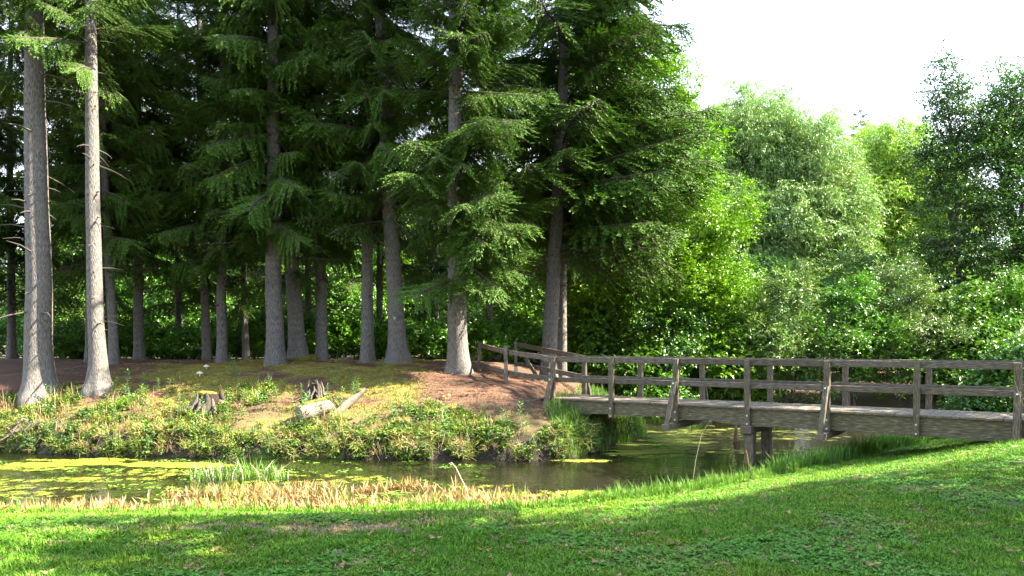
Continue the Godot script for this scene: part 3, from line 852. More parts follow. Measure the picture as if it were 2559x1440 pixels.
func build_bridge() -> void:
	var b := thing("footbridge", "weathered grey timber footbridge crossing the pond from the lawn to the mound", "bridge", P(1.07, 0.0, 20.5), -atan2(5.75, 8.22))
	rng.seed = 51
	var span := 10.03
	# deck planks
	var planks := []
	for k in 4:
		planks.append(board_mesh(Vector3(0.132, 0.046, 1.62), M.wood_z, 0.006))
	var x := -0.35
	while x < span + 0.3:
		part("plank", planks[rng.randi() % 4], b, Vector3(x, DECK - 0.024 + R(-0.004, 0.004), -0.75 + R(-0.015, 0.015)), Basis(Vector3.UP, R(-0.006, 0.006)))
		x += 0.142
	# two main beams each side, with worn lower edges
	for side in 2:
		var z0: float = -0.05 if side == 0 else -1.45
		for half in 2:
			var xa: float = -0.3 if half == 0 else 4.98
			var xb: float = 4.97 if half == 0 else span + 0.25
			var g := Geo.new()
			var n := 44
			for i in n:
				var pa := _beam_pt(lerpf(xa, xb, float(i) / n), half, side)
				var pb := _beam_pt(lerpf(xa, xb, float(i + 1) / n), half, side)
				var top := DECK - 0.05
				var zf := 0.06
				var a := Vector3(pa.x, top, zf); var c := Vector3(pb.x, top, zf)
				var e := Vector3(pa.x, pa.y, zf); var f := Vector3(pb.x, pb.y, zf)
				var back := Vector3(0, 0, -0.12)
				g.quad(a, c, f, e, Color.WHITE)
				g.quad(c + back, a + back, e + back, f + back, Color.WHITE)
				g.quad(e, f, f + back, e + back, Color.WHITE)
				g.quad(a + back, c + back, c, a, Color.WHITE)
				if i == 0: g.quad(a + back, a, e, e + back, Color.WHITE)
				if i == n - 1: g.quad(c, c + back, f + back, f, Color.WHITE)
			part("beam", g.mesh(M.beam), b, Vector3(0, 0, z0))
	# posts, braces, rails on both sides
	var post_long := board_mesh(Vector3(0.115, 1.46, 0.085), M.wood_y, 0.01)
	var bolt := CylinderMesh.new()
	bolt.top_radius = 0.017
	bolt.bottom_radius = 0.02
	bolt.height = 0.02
	bolt.radial_segments = 10
	bolt.material = M.steel
	for side in 2:
		var out := 1.0 if side == 0 else -1.0
		var zp: float = 0.056 if side == 0 else -1.556
		for i in 7:
			var px := span * i / 6.0
			if side == 1 and i == 6:
				px -= 0.05
			var p := part("post", post_long, b, Vector3(px, 0.53, zp), Basis(Vector3.BACK, R(-0.012, 0.012)))
			for hb: float in [0.04, -0.14]:
				part("bolt", bolt, p, Vector3(0, hb - 0.53 + 0.0, out * 0.05), Basis(Vector3.RIGHT, PI / 2))
			if i % 2 == 0:
				var foot := Vector3(px - 0.02, -0.22, zp + out * 0.46)
				var head := Vector3(px, 0.74, zp + out * 0.075)
				var bs := oriented(head - foot)
				var br := part("brace", board_mesh(Vector3((head - foot).length(), 0.08, 0.105), M.wood_x, 0.008), b, (foot + head) * 0.5, bs)
				part("bolt", bolt, br, Vector3((head - foot).length() * 0.44, 0.045 * 1.0, 0.0))
		for k in 3:
			var xa := span * k / 3.0 - (0.3 if k == 0 else 0.0) + 0.004
			var xb := span * (k + 1) / 3.0 + (0.06 if k == 2 else 0.0) - 0.004
			for top in 2:
				var yy: float = 1.205 if top == 1 else 0.695
				part("rail", board_mesh(Vector3(xb - xa, 0.135 if top == 1 else 0.12, 0.05), M.wood_x, 0.007), b, Vector3((xa + xb) * 0.5, yy + R(-0.006, 0.006), zp - out * 0.071), Basis(Vector3.BACK, R(-0.002, 0.002)))
	# cross beams that carry the braces
	for i in [0, 2, 4, 6]:
		part("cross_beam", board_mesh(Vector3(0.15, 0.13, 2.75), M.wood_z, 0.01), b, Vector3(span * i / 6.0 - 0.02, -0.275, -0.75))
	# pier: cap and two piles
	part("pier_cap", board_mesh(Vector3(0.24, 0.17, 1.85), M.wood_z, 0.012), b, Vector3(5.02, -0.265, -0.75))
	part("pile", board_mesh(Vector3(0.2, 1.5, 0.2), M.wood_y, 0.015), b, Vector3(5.06, -1.1, 0.0))
	part("pile", board_mesh(Vector3(0.2, 1.5, 0.2), M.wood_y, 0.015), b, Vector3(5.06, -1.1, -1.2), Basis(Vector3.BACK, 0.03))
	part("sill_timber", board_mesh(Vector3(0.26, 0.24, 2.6), M.wood_z, 0.02), b, Vector3(-0.5, 0.06, -0.7))
	var st := part("footing_stone", lump(0.17, 0.15, 0.16, 81, M.stone), self, P(0.62, -0.16, 20.05))
	st.name = numbered("footing_stone")
	tag(st, "pale squarish stone block under the fence side end of the bridge", "stone")

func _beam_pt(x: float, half: int, side: int) -> Vector2:
	var base := -0.165
	var u := x / 5.0 if half == 0 else (x - 5.0) / 5.2
	if half == 0:
		base += 0.055 * sin(u * PI) + 0.02 * sin(x * 5.0)
	else:
		base += -0.04 + 0.03 * smoothstep(0.0, 0.12, u) - 0.02 * u
	return Vector2(x, base + 0.018 * nz2.get_noise_2d(x * 60.0, side * 50.0))

func lump(rx: float, ry: float, rz: float, sd: int, mat: Material) -> ArrayMesh:
	var g := Geo.new()
	var rows := 9
	var cols := 14
	var pts := []
	for j in rows + 1:
		for i in cols:
			var th := PI * j / rows
			var ph := TAU * i / cols
			var dv := Vector3(sin(th) * cos(ph), cos(th), sin(th) * sin(ph))
			var k := 1.0 + 0.35 * nz2.get_noise_3d(dv.x * 30.0 + sd * 7.0, dv.y * 30.0, dv.z * 30.0)
			var q := Vector3(signf(dv.x) * pow(absf(dv.x), 0.7), signf(dv.y) * pow(absf(dv.y), 0.7), signf(dv.z) * pow(absf(dv.z), 0.7))
			pts.append(q * Vector3(rx, ry, rz) * k)
	for j in rows:
		for i in cols:
			var i2 := (i + 1) % cols
			var a: Vector3 = pts[j * cols + i]; var b2: Vector3 = pts[j * cols + i2]
			var c: Vector3 = pts[(j + 1) * cols + i2]; var e: Vector3 = pts[(j + 1) * cols + i]
			g.tri(a, c, b2, Color.WHITE)
			g.tri(a, e, c, Color.WHITE)
	return g.mesh(mat)

func build_fence() -> void:
	var rails := func(f: Node3D, a: Vector3, c: Vector3, at: Vector3, hgt: float, push: Vector3):
		var bs := oriented(c - a)
		part("rail", board_mesh(Vector3((c - a).length() + 0.05, hgt, 0.04), M.wood_x, 0.006), f, (a + c) * 0.5 - at + push, bs)
	rng.seed = 88
	# camera side approach
	var A := P(1.07, 0, 20.5); var B := P(-0.16, 0, 21.6); var C := P(-1.0, 0, 24.0)
	var f := thing("approach_fence", "two rail timber fence climbing from the bridge to the pale conifer", "fence", P(-0.16, H(-0.16, 21.6), 21.6), 0.0, "approach fences")
	var o := f.position
	var post := board_mesh(Vector3(0.10, 1.5, 0.085), M.wood_y, 0.01)
	part("post", post, f, Vector3(B.x, 0.80, B.z) - o, Basis(Vector3.BACK, 0.02))
	part("post", post, f, Vector3(C.x, 0.92, C.z) - o, Basis(Vector3.BACK, -0.05))
	var shoe := board_mesh(Vector3(0.11, 0.26, 0.1), M.steel, 0.004)
	part("steel_shoe", shoe, f, Vector3(C.x + 0.02, 0.70, C.z + 0.012) - o, Basis(Vector3.BACK, -0.05))
	var back := Vector3(0.02, 0, -0.07)
	rails.call(f, A + Vector3(0, 1.21, -0.01), B + Vector3(0, 1.38, 0), o, 0.13, back)
	rails.call(f, B + Vector3(0, 1.38, 0), C + Vector3(0, 1.56, 0), o, 0.13, back)
	rails.call(f, A + Vector3(0, 0.70, -0.01), B + Vector3(0, 0.82, 0), o, 0.12, back)
	rails.call(f, B + Vector3(0, 0.82, 0), C + Vector3(0, 1.0, 0), o, 0.12, back)
	# far side approach
	var D := P(1.95, 0, 21.75); var E := P(0.12, 0, 25.0)
	var f2 := thing("approach_fence", "far side timber fence of the path with a steel footed post and a dark prop", "fence", P(0.12, H(0.12, 25.0), 25.0), 0.0, "approach fences")
	o = f2.position
	part("post", post, f2, Vector3(E.x, 0.92, E.z) - o)
	part("steel_shoe", shoe, f2, Vector3(E.x, 0.76, E.z + 0.012) - o)
	rails.call(f2, D + Vector3(0, 1.22, 0), E + Vector3(0, 1.58, 0), o, 0.14, Vector3(0, 0, -0.08))
	rails.call(f2, D + Vector3(0, 0.70, 0), E + Vector3(0, 0.98, 0), o, 0.13, Vector3(0, 0, -0.08))
	var pr := oriented(Vector3(0.55, -0.85, 0.25))
	part("prop", board_mesh(Vector3(0.85, 0.1, 0.07), M.wood_x, 0.008), f2, Vector3(0.62, 0.82, -23.9) - o, pr)

# ---------------------------------------------------------------- lawn
func tuft(sd: int, count: int, spread: float, h0: float, h1: float, w: float, bend: float, col: Color, mat: Material, tip := Color(0, 0, 0, 0)) -> ArrayMesh:
	rng.seed = sd
	var g := Geo.new()
	for k in count:
		var at := Vector3(R(-spread, spread), -0.01, R(-spread, spread))
		var a := R(0, TAU)
		var h := R(h0, h1)
		var cc := shade_of(col, 0.28)
		var c2 := cc.lerp(tip, 0.6) if tip.a > 0.5 else Color(cc.r * 1.12, cc.g * 1.08, cc.b)
		g.blade(at, Vector3(cos(a), 0, sin(a)), h, w * R(0.7, 1.3), R(0.15, 1.0) * bend * h, cc, c2)
	return g.mesh(mat)

func rosette(sd: int, count: int, l: float, w: float, col: Color, lift: float) -> ArrayMesh:
	rng.seed = sd
	var g := Geo.new()
	for k in count:
		var a := R(0, TAU)
		var at := Vector3(R(-0.04, 0.04), R(0.0, 0.03), R(-0.04, 0.04))
		g.leaf(at, Vector3(cos(a), R(0.1, lift), sin(a)).normalized(), Vector3.UP, l * R(0.6, 1.2), w * R(0.7, 1.2), shade_of(col, 0.25), -0.15)
	return g.mesh(M.weed)

func build_lawn() -> void:
	var green := Color(0.07, 0.185, 0.015)
	var kinds := [
		tuft(1001, 46, 0.07, 0.018, 0.05, 0.007, 1.2, green, M.grass),
		tuft(1002, 40, 0.07, 0.02, 0.06, 0.008, 1.3, Color(0.085, 0.20, 0.014), M.grass),
		tuft(1003, 36, 0.07, 0.015, 0.045, 0.009, 1.3, Color(0.11, 0.185, 0.022), M.grass),
		rosette(1004, 13, 0.04, 0.017, Color(0.07, 0.195, 0.016), 0.5),
		rosette(1005, 10, 0.055, 0.022, Color(0.062, 0.18, 0.016), 0.45),
		tuft(1006, 18, 0.05, 0.04, 0.10, 0.008, 0.9, Color(0.09, 0.2, 0.02), M.grass),
		tuft(1007, 26, 0.07, 0.015, 0.045, 0.008, 1.5, Color(0.24, 0.19, 0.075), M.straw),
	]
	var where := [[], [], [], [], [], [], []]
	var tints := [[], [], [], [], [], [], []]
	rng.seed = 1010
	var n := 0
	for k in 105000:
		var d := 4.9 + 20.0 * pow(rng.randf(), 1.6)
		var lim := 0.68 * d + 0.4
		if rng.randf() > lim / 15.0 + 0.1: continue
		var x := R(-lim, lim)
		var s := near_in(x, d)
		if s < 0.0: continue
		var wk := worn(x, d)
		if rng.randf() < wk * 0.85: continue
		var kind := 0
		var patch := nz2.get_noise_2d(x * 20.0, d * 20.0 + 700.0)
		var q := rng.randf()
		if patch > 0.12 and q < 0.5: kind = 3
		elif patch > 0.28 and q < 0.75: kind = 4
		elif q < 0.06: kind = 5
		elif q < 0.4: kind = 1
		elif q < 0.65: kind = 2
		if s < 0.6 and rng.randf() < 0.6: kind = 5
		var dry := clampf(nz.get_noise_2d(x * 30.0 + 200.0, d * 45.0) * 1.8 + 0.12, 0.0, 1.0)
		if s > 0.7 and rng.randf() < 0.03 + 0.16 * dry + wk: kind = 6
		var t := Color(1, 1, 1).lerp(Color(1.35, 1.02, 0.95), dry).lerp(Color(1.5, 1.05, 1.0), wk * 0.6)
		if kind == 6: t = Color.WHITE
		var b := R(0.82, 1.2)
		where[kind].append(Transform3D(Basis(Vector3.UP, R(0, TAU)) * Basis.from_scale(Vector3.ONE * R(0.8, 1.25)), P(x, H(x, d), d)))
		tints[kind].append(Color(t.r * b, t.g * b, t.b * b))
	var lawn := Node3D.new()
	lawn.name = "lawn_grass"
	add_child(lawn)
	tag(lawn, "short mown green lawn sloping down to the pond", "grass", "", "stuff")
	for k in 7:
		scatter("grass", kinds[k], where[k], tints[k], lawn)
	var dead := Geo.new()
	rng.seed = 1040
	for k in 3:
		var a := R(0, TAU)
		dead.leaf(Vector3(R(-0.02, 0.02), 0.02, R(-0.02, 0.02)), Vector3(cos(a), R(0.0, 0.4), sin(a)).normalized(), Vector3.UP, R(0.04, 0.07), R(0.025, 0.04), shade_of(Color(0.22, 0.13, 0.06), 0.4), -0.3)
	var dw := []; var dt := []
	for k in 420:
		var d := R(5.0, 14.0)
		var x := R(-0.66, 0.66) * d
		if near_in(x, d) < 0.4: continue
		var b := R(0.4, 1.5)
		dw.append(Transform3D(Basis(Vector3.UP, R(0, TAU)) * Basis.from_scale(Vector3.ONE * R(0.6, 1.3)), P(x, H(x, d) + 0.02, d)))
		dt.append(Color(b, b, b))
	scatter("fallen_leaves", dead.mesh(M.matt), dw, dt, lawn)
	# longer grass along the water's edge
	var edge := Node3D.new()
	edge.name = "shore_grass"
	add_child(edge)
	tag(edge, "longer bright grass fringing the lawn at the water", "grass", "", "stuff")
	var e0 := tuft(1021, 16, 0.09, 0.14, 0.34, 0.013, 0.55, Color(0.10, 0.21, 0.035), M.grass)
	var e1 := tuft(1022, 9, 0.12, 0.22, 0.55, 0.016, 0.6, Color(0.09, 0.20, 0.035), M.grass)
	var w0 := []; var t0 := []; var w1 := []; var t1 := []
	rng.seed = 1030
	for k in 4200:
		var x := R(-9.0, 14.0)
		var s := R(-0.15, 0.5)
		var d := shore(x) - s / (1.0 if x < 0.0 else 0.78)
		var dens := smoothstep(-2.0, 3.0, x) * 0.8 + 0.12
		if rng.randf() > dens: continue
		var b := R(0.8, 1.2)
		var tr := Transform3D(Basis(Vector3.UP, R(0, TAU)) * Basis.from_scale(Vector3.ONE * (R(0.3, 0.75) if x < 5.0 else R(0.5, 1.1))), P(x, H(x, d), d))
		if rng.randf() < (0.2 if x < 5.0 else 0.5) and x > 1.5:
			w1.append(tr); t1.append(Color(b, b, b))
		else:
			w0.append(tr); t0.append(Color(b * R(0.9, 1.3), b, b))
	scatter("grass", e0, w0, t0, edge)
	scatter("grass", e1, w1, t1, edge)

# ---------------------------------------------------------------- the mound's bank
func herb_mesh(sd: int, h: float, ll: float, lw: float, col: Color) -> Array:
	rng.seed = sd
	var stem := Geo.new()
	var g := Geo.new()
	var lean := Vector3(R(-0.12, 0.12), 1, R(-0.12, 0.12)).normalized()
	stem.tube([Vector3(0, -0.03, 0), lean * h * 0.5, lean * h], [0.006, 0.005, 0.003], 4, Color(0.12, 0.17, 0.05))
	var n := int(h / 0.022)
	for k in n:
		var u := 0.12 + 0.88 * k / n
		var a := k * 2.4 + R(-0.3, 0.3)
		var up := lerpf(-0.1, 0.9, u * u)
		g.leaf(lean * h * u, Vector3(cos(a), up + R(-0.2, 0.2), sin(a)).normalized(), Vector3.UP, ll * R(0.7, 1.15) * (1.15 - 0.5 * u), lw * R(0.8, 1.2), shade_of(col, 0.2), -0.2)
	return [stem.mesh(M.weed), g.mesh(M.weed)]

func build_bank() -> void:
	# leafy herbs one could count
	var herbs := []
	for k in 6:
		herbs.append(herb_mesh(1100 + k, [0.32, 0.42, 0.52, 0.36, 0.28, 0.6][k], [0.12, 0.13, 0.12, 0.15, 0.11, 0.13][k], [0.026, 0.03, 0.028, 0.045, 0.04, 0.03][k], [Color(0.11, 0.22, 0.075), Color(0.12, 0.23, 0.06), Color(0.10, 0.21, 0.07), Color(0.12, 0.22, 0.04), Color(0.14, 0.22, 0.045), Color(0.10, 0.2, 0.075)][k]))
	rng.seed = 1120
	var placed := 0
	while placed < 150:
		var x := R(-13.5, 2.4)
		var s := R(0.3, 2.6) if rng.randf() < 0.85 else R(2.6, 4.5)
		var d := 18.0 + R(-0.2, 5.0)
		var si := far_in(x, d)
		if absf(si - s) > 0.25: continue
		if x > -3.2 and si > 1.3: continue
		if nz2.get_noise_2d(x * 24.0, d * 24.0 + 50.0) < -0.12: continue
		var hm: Array = herbs[rng.randi() % 6]
		var t := thing("leafy_herb", "upright leafy green herb growing among others on the sunny bank", "plant", P(x, H(x, d), d), R(0, TAU), "leafy herbs on the bank")
		var sc := R(0.65, 1.15)
		t.scale = Vector3.ONE * sc
		part("stem", hm[0], t)
		part("foliage", hm[1], t)
		placed += 1
	# ground cover nobody could count
	var cover := Node3D.new()
	cover.name = "bank_undergrowth"
	add_child(cover)
	tag(cover, "tangled weeds, bramble and dry grass over the bank of the mound", "undergrowth", "", "stuff")
	var straw := Color(0.36, 0.27, 0.12)
	var ks := [
		tuft(1201, 26, 0.13, 0.10, 0.30, 0.010, 1.2, Color(0.34, 0.27, 0.11), M.straw),
		tuft(1202, 22, 0.12, 0.12, 0.32, 0.011, 1.1, Color(0.19, 0.25, 0.045), M.grass),
		make_clump(1203, 6, 7, 0.17, 0.065, 0.045, Color(0.17, 0.27, 0.035), M.weed),
		make_clump(1204, 6, 6, 0.16, 0.08, 0.055, Color(0.09, 0.17, 0.045), M.weed),
		make_clump(1205, 5, 5, 0.16, 0.055, 0.035, Color(0.26, 0.23, 0.06), M.weed),
		tuft(1206, 14, 0.10, 0.06, 0.18, 0.009, 1.6, straw, M.straw),
		tuft(1207, 5, 0.12, 0.3, 0.6, 0.009, 0.4, Color(0.34, 0.26, 0.13), M.straw),
	]
	var where := [[], [], [], [], [], [], []]
	var tints := [[], [], [], [], [], [], []]
	rng.seed = 1210
	for k in 34000:
		var x := R(-14.0, 4.2)
		var d := R(17.8, 23.5)
		var si := far_in(x, d)
		if si < 0.05 or si > 3.4: continue
		var patch0 := nz.get_noise_2d(x * 26.0 + 60.0, d * 20.0)
		var top := 1.5 + patch0 * 1.9 - 0.5 * smoothstep(-8.0, -4.0, x)
		var edge := smoothstep(top + 0.9, top - 0.2, si)
		var patch := nz2.get_noise_2d(x * 16.0, d * 16.0 + 500.0)
		if rng.randf() > edge * smoothstep(-0.16, 0.22, patch + 0.2 * smoothstep(0.9, 0.3, si)) * 0.46: continue
		if x > -3.8 + patch * 3.0 and si > 1.05 + patch * 1.2 and rng.randf() < 0.95: continue
		var q := rng.randf()
		var kind := 0
		if x > -2.6:
			kind = 3 if q < 0.4 else (1 if q < 0.75 else (2 if q < 0.92 else 0))
		else:
			var sel := nz.get_noise_2d(x * 50.0, d * 50.0 + 800.0) * 1.3 + 0.5 + R(-0.22, 0.22)
			kind = 5 if sel < 0.06 else (0 if sel < 0.25 else (2 if sel < 0.5 else (1 if sel < 0.64 else (3 if sel < 0.9 else 4))))
		if rng.randf() < 0.05: kind = 6
		var b := R(0.5, 1.1) * (1.0 + 0.6 * nz2.get_noise_2d(x * 40.0 + 900.0, d * 40.0))
		var y := H(x, d)
		if si < 0.4 and kind in [0, 1, 2, 3]: y += R(0.0, 0.12)
		where[kind].append(Transform3D(Basis(Vector3.UP, R(0, TAU)) * Basis(Vector3.RIGHT, R(-0.3, 0.5) * (1.0 if si < 0.5 else 0.4)) * Basis.from_scale(Vector3.ONE * R(0.45, 1.0) * (1.0 + 0.5 * nz2.get_noise_2d(x * 30.0 + 70.0, d * 30.0))), P(x, y + (0.05 if kind in [2, 3, 4] else 0.0), d)))
		tints[kind].append(Color(b * R(0.9, 1.15), b, b))
	# plants hanging over the cut lip
	for k in 1500:
		var x := R(-14.0, 2.6)
		var d := 18.4
		if x > 1.2: d = 19.0 + (x - 1.3) * 1.3
		for q in 8:
			d -= (far_in(x, d) - 0.22) * 0.7
		if nz2.get_noise_2d(x * 60.0, 4000.0) < R(-0.2, 0.25): continue
		var kind: int = [0, 1, 1, 2, 2, 3, 3, 4][rng.randi() % 8]
		var b := R(0.5, 1.05)
		where[kind].append(Transform3D(Basis(Vector3.UP, R(-0.5, 0.5)) * Basis(Vector3.RIGHT, R(0.2, 1.7)) * Basis(Vector3.UP, R(0, TAU)) * Basis.from_scale(Vector3.ONE * R(0.45, 1.1)), P(x, R(-0.72, -0.40), d)))
		tints[kind].append(Color(b, b, b))
	# stems and leaves that trail down to the water
	for k in 1300:
		var x := R(-14.0, 2.0)
		var d := 18.3
		if x > 1.2: d = 18.6 + (x - 1.3) * 1.3
		for q in 8:
			d -= (far_in(x, d) - 0.02) * 0.7
		if nz2.get_noise_2d(x * 45.0, 5200.0) < R(-0.1, 0.3): continue
		var kind: int = [1, 1, 2, 3, 3, 0][rng.randi() % 6]
		var b := R(0.5, 1.0)
		where[kind].append(Transform3D(Basis(Vector3.UP, R(-0.6, 0.6)) * Basis(Vector3.RIGHT, R(0.2, 1.3)) * Basis(Vector3.UP, R(0, TAU)) * Basis.from_scale(Vector3.ONE * R(0.4, 0.95)), P(x, R(-0.98, -0.62), d)))
		tints[kind].append(Color(b, b, b))
	for k in 7:
		scatter("weeds", ks[k], where[k], tints[k], cover)
	# moss and litter on the crest
	var moss := Node3D.new()
	moss.name = "crest_moss"
	add_child(moss)
	tag(moss, "yellow green moss patches over the crest of the mound", "moss", "", "stuff")
	var mk := tuft(1301, 40, 0.12, 0.015, 0.05, 0.012, 1.2, Color(0.20, 0.19, 0.025), M.matt)
	var mw := []; var mt := []
	rng.seed = 1310
	for k in 9000:
		var x := R(-13.0, -1.6)
		var d := R(19.5, 27.0)
		if rng.randf() > mossy(x, d) * 0.75: continue
		if far_in(x, d) < 0.7: continue
		var b := R(0.7, 1.25)
		mw.append(Transform3D(Basis(Vector3.UP, R(0, TAU)) * Basis.from_scale(Vector3(1, R(0.6, 1.4), 1)), P(x, H(x, d), d)))
		mt.append(Color(b, b, b))
	scatter("moss", mk, mw, mt, moss)
	rng.seed = 1320
	var lg := Geo.new()
	for k in 26:
		var a := R(0, TAU)
		lg.leaf(Vector3(R(-0.16, 0.16), R(0.004, 0.02), R(-0.16, 0.16)), Vector3(cos(a), R(-0.05, 0.2), sin(a)).normalized(), Vector3.UP, R(0.04, 0.1), R(0.008, 0.028), shade_of(Color(0.15, 0.085, 0.045), 0.5), -0.2)
	var lm := lg.mesh(M.matt)
	var lw := []; var lt := []
	for k in 5200:
		var x := R(-13.5, 3.0)
		var d := R(19.0, 28.0)
		var si := far_in(x, d)
		if si < 1.0: continue
		if rng.randf() < mossy(x, d) * 0.8: continue
		var b := R(0.6, 1.35)
		lw.append(Transform3D(Basis(Vector3.UP, R(0, TAU)), P(x, H(x, d), d)))
		lt.append(Color(b, b * R(0.85, 1.05), b * 0.95))
	var lo := scatter("needle_litter", lm, lw, lt, self)
	tag(lo, "reddish brown needle litter on the mound", "litter", "", "stuff")
	# grass along the shore under and beyond the bridge
	var bg := tuft(1401, 20, 0.16, 0.2, 0.5, 0.014, 0.8, Color(0.10, 0.19, 0.04), M.grass)
	var bw := []; var bt := []
	rng.seed = 1410
	for k in 2600:
		var x := R(1.0, 4.6)
		var d := R(18.0, 28.0)
		var si := far_in(x, d)
		if si < 0.0 or si > 1.6: continue
		var b := R(0.75, 1.2)
		bw.append(Transform3D(Basis(Vector3.UP, R(0, TAU)) * Basis.from_scale(Vector3.ONE * R(0.6, 1.1)), P(x, H(x, d), d)))
		bt.append(Color(b * R(0.9, 1.25), b, b))
	var bo := scatter("bank_grass", bg, bw, bt, self)
	tag(bo, "long arching grass on the shore beneath the bridge", "grass", "", "stuff")
	# hanging roots at the cut bank
	rng.seed = 1420
	var rg := Geo.new()
	for k in 120:
		var x := R(-14.0, 1.4)
		var d := 18.6
		for q in 14:
			d -= (far_in(x, d) - 0.12) * 0.7
		var y := R(-0.7, -0.4)
		var a := P(x, y, d)
		var b := P(x + R(-0.12, 0.12), y - R(0.12, 0.3), d - R(0.02, 0.16))
		var c := P(x + R(-0.3, 0.3), maxf(-1.02, y - R(0.3, 0.6)), d - R(0.0, 0.25))
		rg.tube([a, b, c], [0.008, 0.006, 0.003], 4, shade_of(Color(0.13, 0.10, 0.07), 0.5), false)
	var ro := part("bank_roots", rg.mesh(M.matt), self)
	tag(ro, "thin dry roots and stems hanging from the cut bank", "roots", "", "stuff")
	build_stumps()

func build_stumps() -> void:
	rng.seed = 1500
	# mossy log
	var lx := -4.75; var ld := 19.35
	var l := thing("log", "short barkless log with a cut end and a mossy top lying on the bank", "log", P(lx, H(lx, ld) + 0.18, ld), 0.0)
	var ax := Vector3(0.74, 0.20, -0.64).normalized()
	var bs := oriented(ax)
	var g := Geo.new()
	g.tube([Vector3(-0.40, 0, 0), Vector3(-0.385, 0, 0), Vector3(-0.27, 0.012, 0), Vector3(-0.14, -0.006, 0.01), Vector3(-0.02, 0.01, 0), Vector3(0.12, -0.01, 0.02), Vector3(0.24, 0.01, 0.0), Vector3(0.36, -0.02, 0.03), Vector3(0.47, -0.05, 0.02)], [0.198, 0.21, 0.20, 0.222, 0.195, 0.205, 0.17, 0.15, 0.07], 11, Color.WHITE)
	for k in 7:
		var a := R(-1.9, 1.0)
		var slip := Geo.new()
		slip.board(Vector3(R(0.2, 0.5), 0.02, R(0.03, 0.07)), 0.006)
		part("bark_strip", slip.mesh(M.rot), l, bs * (Basis(Vector3.RIGHT, a) * Vector3(R(-0.2, 0.15), 0.208, 0.0)), bs * Basis(Vector3.RIGHT, a) * Basis(Vector3.UP, R(-0.15, 0.15)))
	part("body", g.mesh(M.log), l, Vector3.ZERO, bs)
	var eg := CylinderMesh.new()
	eg.top_radius = 0.195; eg.bottom_radius = 0.195; eg.height = 0.012; eg.radial_segments = 24
	eg.material = M.cut
	part("cut_end", eg, l, bs * Vector3(-0.407, 0, 0), bs * Basis(Vector3.BACK, PI / 2))
	for k in 8:
		part("moss", lump(R(0.06, 0.13), 0.035, R(0.05, 0.1), 91 + k, M.moss), l, bs * (Basis(Vector3.RIGHT, -0.25 + R(-0.4, 0.4)) * Vector3(R(-0.34, 0.3), 0.2, 0.0)), bs)
	# split branch beside it
	var bx := -3.95; var bd := 19.75
	var br := thing("split_branch", "bleached split branch pointing up the bank beside the mossy log", "branch", P(bx, H(bx, bd) + 0.12, bd))
	var g2 := Geo.new()
	g2.tube([Vector3(-0.35, -0.25, 0.15), Vector3(-0.1, -0.02, 0.05), Vector3(0.15, 0.2, -0.05), Vector3(0.34, 0.36, -0.1)], [0.09, 0.1, 0.085, 0.05], 8, Color.WHITE)
	part("body", g2.mesh(M.log), br)
	part("moss_cap", lump(0.11, 0.03, 0.06, 92, M.moss), br, Vector3(0.16, 0.29, -0.05), Basis(Vector3.BACK, 0.75))
	# stumps
	_stump("rotten_stump", "hollow rotten stump with splayed roots and a mossy top", -7.55, 20.0, 0.36, 0.45, true, 1510)
	_stump("dark_stump", "dark crumbling stump just behind the mossy log", -4.95, 20.2, 0.2, 0.42, false, 1520)
	var rt := thing("root_tangle", "dark tangle of dead roots at the water below the thickest conifer", "roots", P(-11.7, H(-11.7, 19.55), 19.55))
	for k in 22:
		var g3 := Geo.new()
		var p0 := Vector3(R(-0.6, 0.6), R(0.05, 0.3), R(-0.25, 0.1))
		var p1 := p0 + Vector3(R(-0.25, 0.25), R(-0.15, 0.12), R(0.05, 0.25))
		var p2 := p1 + Vector3(R(-0.3, 0.3), R(-0.4, -0.1), R(0.0, 0.25))
		g3.tube([p0, p1, p2], [R(0.015, 0.04), R(0.012, 0.03), 0.006], 6, grey(R(0.25, 0.7)))
		part("root", g3.mesh(M.rot), rt)
	# mushrooms
	var cap_g := Geo.new()
	var ring := []
	cap_g.tube([Vector3(0, 0.0, 0), Vector3(0, 0.008, 0), Vector3(0, 0.03, 0), Vector3(0, 0.045, 0)], [0.02, 0.062, 0.042, 0.004], 12, Color.WHITE)
	var st_g := Geo.new()
	st_g.tube([Vector3(0, -0.03, 0), Vector3(0, 0.06, 0)], [0.013, 0.011], 8, Color.WHITE)
	var ocap := surf(Color(0.62, 0.33, 0.10), 0.6)
	var wcap := surf(Color(0.66, 0.6, 0.5), 0.7)
	var spots := [[-1.72, 20.0, 1.0, 0], [-1.60, 20.05, 1.2, 0], [-1.66, 19.9, 0.9, 0], [-9.05, 23.8, 1.5, 1], [-8.9, 22.9, 1.7, 1]]
	var labels := ["orange mushroom of the trio, middle one by height", "largest orange mushroom of the trio on the brown slope", "lowest orange mushroom of the trio on the brown slope", "pale mushroom on the crest by the dark conifer pair", "pale mushroom lower down in front of the dark pair"]
	for k in 5:
		var q: Array = spots[k]
		var t := thing("mushroom", labels[k], "mushroom", P(q[0], H(q[0], q[1]), q[1]), 0.0, "mushrooms")
		t.scale = Vector3.ONE * float(q[2])
		part("stem", st_g.mesh(wcap), t)
		part("cap", cap_g.mesh(ocap if q[3] == 0 else wcap), t, Vector3(0, 0.05, 0))

